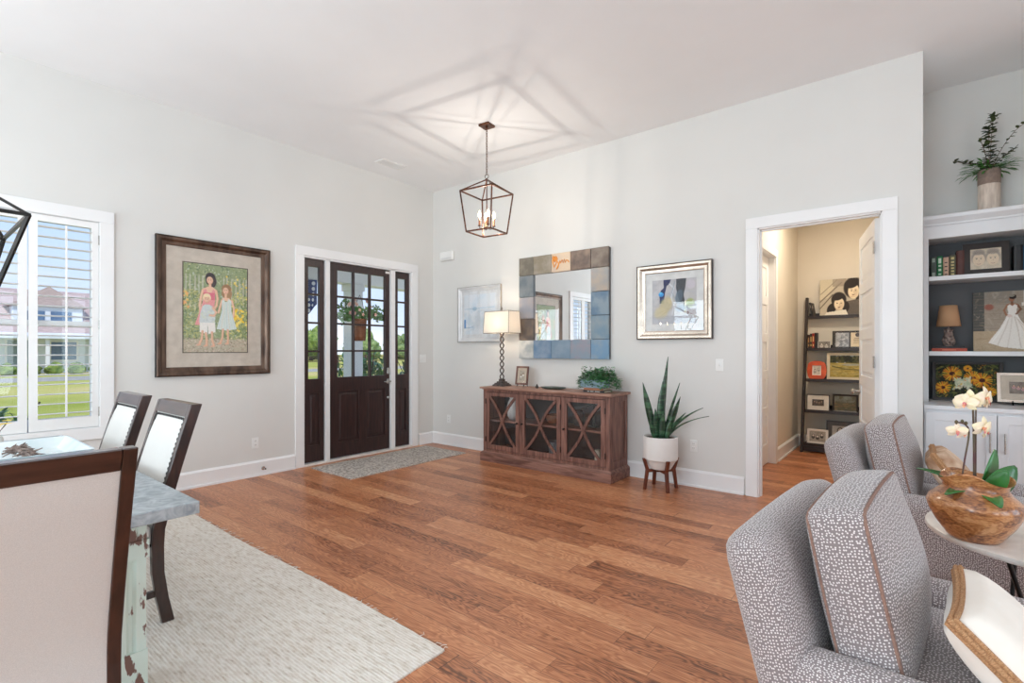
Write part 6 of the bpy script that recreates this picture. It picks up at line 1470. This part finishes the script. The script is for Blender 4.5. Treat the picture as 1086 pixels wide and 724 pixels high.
obj('flag_pole', MB().tube([(-.10, .25, .30), (-.13, -.25, -.25)], .012, 8), 'trim', fg)
# basket hanging on the outside of the door
hb = thing('door_basket', 'wicker basket of greenery and blossoms hanging outside the entry door', 'basket', (-.16, -1.14, 1.47), PI/2)
mb = MB(); mb.lathe([(.105, 0), (.115, .02), (.135, .26), (.14, .27), (.13, .26), (.10, .02), (.001, .01)], 28)
for i, v in enumerate(mb.v): mb.v[i] = (v[0]*.72, v[1]*.55, v[2]*1.06)
obj('basket_body', mb, 'basket', hb, smooth=50)
obj('hanger', MB().tube([(-.095, 0, .27), (-.04, -.0, .52), (0, 0, .60), (.04, 0, .52), (.095, 0, .27)], .004, 6), 'bark', hb)
random.seed(8); mb = MB(); mf = MB(); mr_ = MB()
for i in range(260):
    a_ = random.uniform(.1, PI-.1); r = .05+.27*random.random()**.8; sq = .7 if r > .2 else 1
    p = Vector((r*math.cos(a_)*1.15, random.uniform(-.05, .05), .26+r*math.sin(a_)*.75*sq)); mb.leaf(p, (math.cos(a_)+random.uniform(-.7, .7), random.uniform(-.5, .5), random.uniform(-.5, .9)), (0, -1, .4), .055, .034, n=3)
for i in range(15):
    a_ = random.uniform(.3, PI-.3); p = Vector((.22*math.cos(a_), -.06, .34+.22*random.random())); 
    for k in range(5): mf.leaf(p, (math.cos(k*1.26), -.4, math.sin(k*1.26)), (0, -1, 0), .026, .02, n=3)
for sx in (-1, 1):
    for i in range(5):
        tp = (sx*random.uniform(.22, .42), random.uniform(-.04, .03), random.uniform(.22, .5)); P = bez((0, 0, .24), (sx*.08, 0, .42), (tp[0]*.8, 0, tp[2]+.06), tp, 8); mr_.tube(P, .003, 4)
        for p in P[3:]:
            for _ in range(2): mb.leaf(p, (random.uniform(-1, 1), random.uniform(-.4, .4), random.uniform(-1, 1)), (0, -1, 0), .045, .026, n=3)
obj('foliage', mb, 'leafmid', hb, smooth=80); obj('blossoms', mf, pm('pale_blossom', S(246, 226, 206), .8, col2=S(220, 150, 140), scale=30), hb, smooth=80); obj('twigs', mr_, 'bark', hb)
# shrub by the porch
def shrub(loc, s, lab, m='leafmid', n=420, sd=1):
    random.seed(sd); t = thing('shrub', lab, 'shrub', loc); mb = MB(); ms = MB()
    for i in range(12):
        a_ = random.random()*6.28; ms.tube([(0, 0, 0), (s*.2*math.cos(a_), s*.2*math.sin(a_), s*.5), (s*.45*math.cos(a_), s*.45*math.sin(a_), s*random.uniform(.7, 1.1))], .008*s, 4)
    for i in range(n):
        a_ = random.random()*6.28; b_ = random.uniform(-.1, 1.4); r = s*.5*random.uniform(.6, 1.1); p = Vector((r*math.cos(a_)*math.cos(b_), r*math.sin(a_)*math.cos(b_), s*.45+r*math.sin(b_)*1.1))
        mb.leaf(p, (random.uniform(-1, 1), random.uniform(-1, 1), random.uniform(-.6, .8)), (0, 0, 1), .13*s, .05*s, n=3)
    obj('foliage', mb, m, t, smooth=80); obj('stem', ms, 'bark', t)
shrub((-3.1, .95, -.2), 1.45, 'bright green shrub outside low behind the door glass', 'leafmid', 520, 2)
shrub((-3.4, 2.75, -.2), 1.3, 'blue-green shrub outside behind the right sidelight', 'leafdark', 420, 3)
shrub((-1.6, -4.45, -.2), .95, 'low green shrub outside at the foot of the shuttered window', 'leafmid', 420, 4)
def blob(mb, c, r, sd):
    rs = np.random.RandomState(sd); n, m8 = 9, 14; b = len(mb.v); ph = rs.rand(6)*6
    for i in range(n+1):
        th = PI*i/n
        for k in range(m8):
            a_ = 2*PI*k/m8; rr = r*(1+.12*math.sin(3*a_+ph[0]+2*th)+.10*math.sin(5*th+ph[1]+a_*2)+.07*rs.randn()); mb.v.append((c[0]+rr*math.sin(th)*math.cos(a_), c[1]+rr*math.sin(th)*math.sin(a_), c[2]+rr*.85*math.cos(th)))
    for i in range(n):
        for k in range(m8): mb.f.append([b+i*m8+k, b+i*m8+(k+1) % m8, b+(i+1)*m8+(k+1) % m8, b+(i+1)*m8+k]); mb.m.append(0)
def tree(x, y, h, w_, sd, lab, m='foliage'):
    t = thing('tree', lab, 'tree', (x, y, -.2), 0, 'trees beyond the field'); rs = np.random.RandomState(sd); mb = MB()
    for i in range(11):
        a_ = rs.rand()*6.28; q = rs.rand()**.5; z = h*(.2+.7*rs.rand()); k = math.sin(PI*min(1, z/h))**.6; blob(mb, (w_*.42*q*math.cos(a_)*k, w_*.42*q*math.sin(a_)*k, z), w_*rs.uniform(.15, .27), sd*20+i)
    obj('crown', mb, m, t, smooth=80); obj('trunk', MB().tube([(0, 0, 0), (0, 0, h*.5)], [w_*.05, w_*.03], 8), 'bark', t)
random.seed(12)
for i in range(26):
    # line of trees seen through the door glass, from straight across to far along the road
    y = 8+i*4.4+random.uniform(-.6, .6); x = -64-8*(i%2)+random.uniform(-1, 1); h = [6.4, 5.0, 7.6, 5.6][i % 4]*random.uniform(.85, 1.15)
    tree(x, y, h*.68, h*.95, i+1, 'leafy tree in the line beyond the field, seen through the entry door', 'foliage' if i % 3 else 'foliage2')
fe = MB()
ft = thing('field_fence', 'low pale post-and-rail fence across the field behind the entry door', 'fence', (-36, 40, -.2))
for i in range(24): obj('post', MB().box(-.06, .06, -.06, .06, 0, 1.1), 'bark', ft, loc=(0, -34+i*3, 0))
for z in (.5, .95): obj('rail', MB().box(-.03, .03, -34, 35, z, z+.06), 'bark', ft)
# house across the lawn, through the shutters
hs = thing('house', 'white and grey-blue house with brown shingle roof across the lawn', 'house', (-44, -1.5, -.2))
def gable(mb, x0, x1, y0, y1, z0, z1, ax='y', ov=.4, th=.15):   # roof shell with ridge along ax
    if ax == 'y':
        xm = (x0+x1)/2; mb.add([(x0-ov, y0-ov, z0), (x1+ov, y0-ov, z0), (xm, y0-ov, z1), (x0-ov, y1+ov, z0), (x1+ov, y1+ov, z0), (xm, y1+ov, z1)], [(0, 1, 2), (5, 4, 3), (0, 2, 5, 3), (1, 4, 5, 2), (0, 3, 4, 1)])
    else:
        ym = (y0+y1)/2; mb.add([(x0-ov, y0-ov, z0), (x0-ov, y1+ov, z0), (x0-ov, ym, z1), (x1+ov, y0-ov, z0), (x1+ov, y1+ov, z0), (x1+ov, ym, z1)], [(0, 1, 2), (5, 4, 3), (0, 2, 5, 3), (1, 4, 5, 2), (0, 3, 4, 1)])
obj('wall', MB().box(-4, 4, -9, 8, 0, 2.7), 'siding', hs)
mb = MB(); gable(mb, -4, 4, -9, 8, 2.6, 5.9); obj('roof', mb, 'roofing', hs)
dm_ = obj('dormer', MB().box(.5, 3.2, 1.6, 5.2, 2.7, 4.5), 'siding', hs); mb = MB(); gable(mb, .0, 3.1, 1.6, 5.2, 4.5, 5.9, 'x', .3); obj('dormer_roof', mb, 'roofing', dm_)
obj('window', MB().box(3.2, 3.26, 2.1, 3.2, 3.2, 4.2), 'extglass', dm_); obj('window', MB().box(3.2, 3.26, 3.5, 4.6, 3.2, 4.2), 'extglass', dm_)
for y0, y1, z0, z1, mm in ((-7.5, -6.2, .9, 2.1, 'extglass'), (-4.6, -3.3, .9, 2.1, 'extglass'), (-1.2, .0, .9, 2.1, 'extglass'), (1.3, 2.4, .2, 2.2, 'siding2'), (3.4, 4.7, .9, 2.1, 'extglass'), (6.0, 7.2, .9, 2.1, 'extglass')):
    fr_ = obj('window' if mm == 'extglass' else 'front_door', MB().box(4, 4.06, y0-.12, y1+.12, z0-.1, z1+.12), 'trim', hs); obj('pane' if mm == 'extglass' else 'door_leaf', MB().box(4.06, 4.09, y0, y1, z0, z1), mm, fr_)
obj('garage_wing', MB().box(3.9, 6.5, -9, -4.5, 0, 2.65), 'siding2', hs); mb = MB(); gable(mb, 1, 6.5, -9, -4.5, 2.6, 4.8, 'x'); obj('wing_roof', mb, 'roofing', hs)
for y in (-1.8, .6, 3.0, 5.2, 7.6): obj('porch_post', MB().box(5.4, 5.6, y-.1, y+.1, 0, 2.4), 'trim', hs)
obj('porch_roof', MB().hexa([(4, -2.2, 2.45), (5.9, -2.2, 2.3), (5.9, 8, 2.3), (4, 8, 2.45)], [(4, -2.2, 2.75), (5.9, -2.2, 2.45), (5.9, 8, 2.45), (4, 8, 2.75)]), 'siding', hs)
hd = MB()
for i in range(16): blob(hd, (7.4, -8.5+i*1.05, .35), .45, 300+i)
props(obj('hedge', hd, 'foliage2', loc=(-44, -1.5, -.2), smooth=80), 'low green hedge along the front of the house across the lawn', 'hedge')
h2 = thing('house', 'second pale house with grey roof farther left across the lawn', 'house', (-58, -24, -.2))
obj('wall', MB().box(-4, 4, -7, 7, 0, 3), 'siding', h2); mb = MB(); gable(mb, -4, 4, -7, 7, 2.9, 6.6); obj('roof', mb, 'roofing', h2)
for y in (-5, -2, 1, 4): obj('window', MB().box(4, 4.06, y, y+1.2, .9, 2.1), 'extglass', h2)
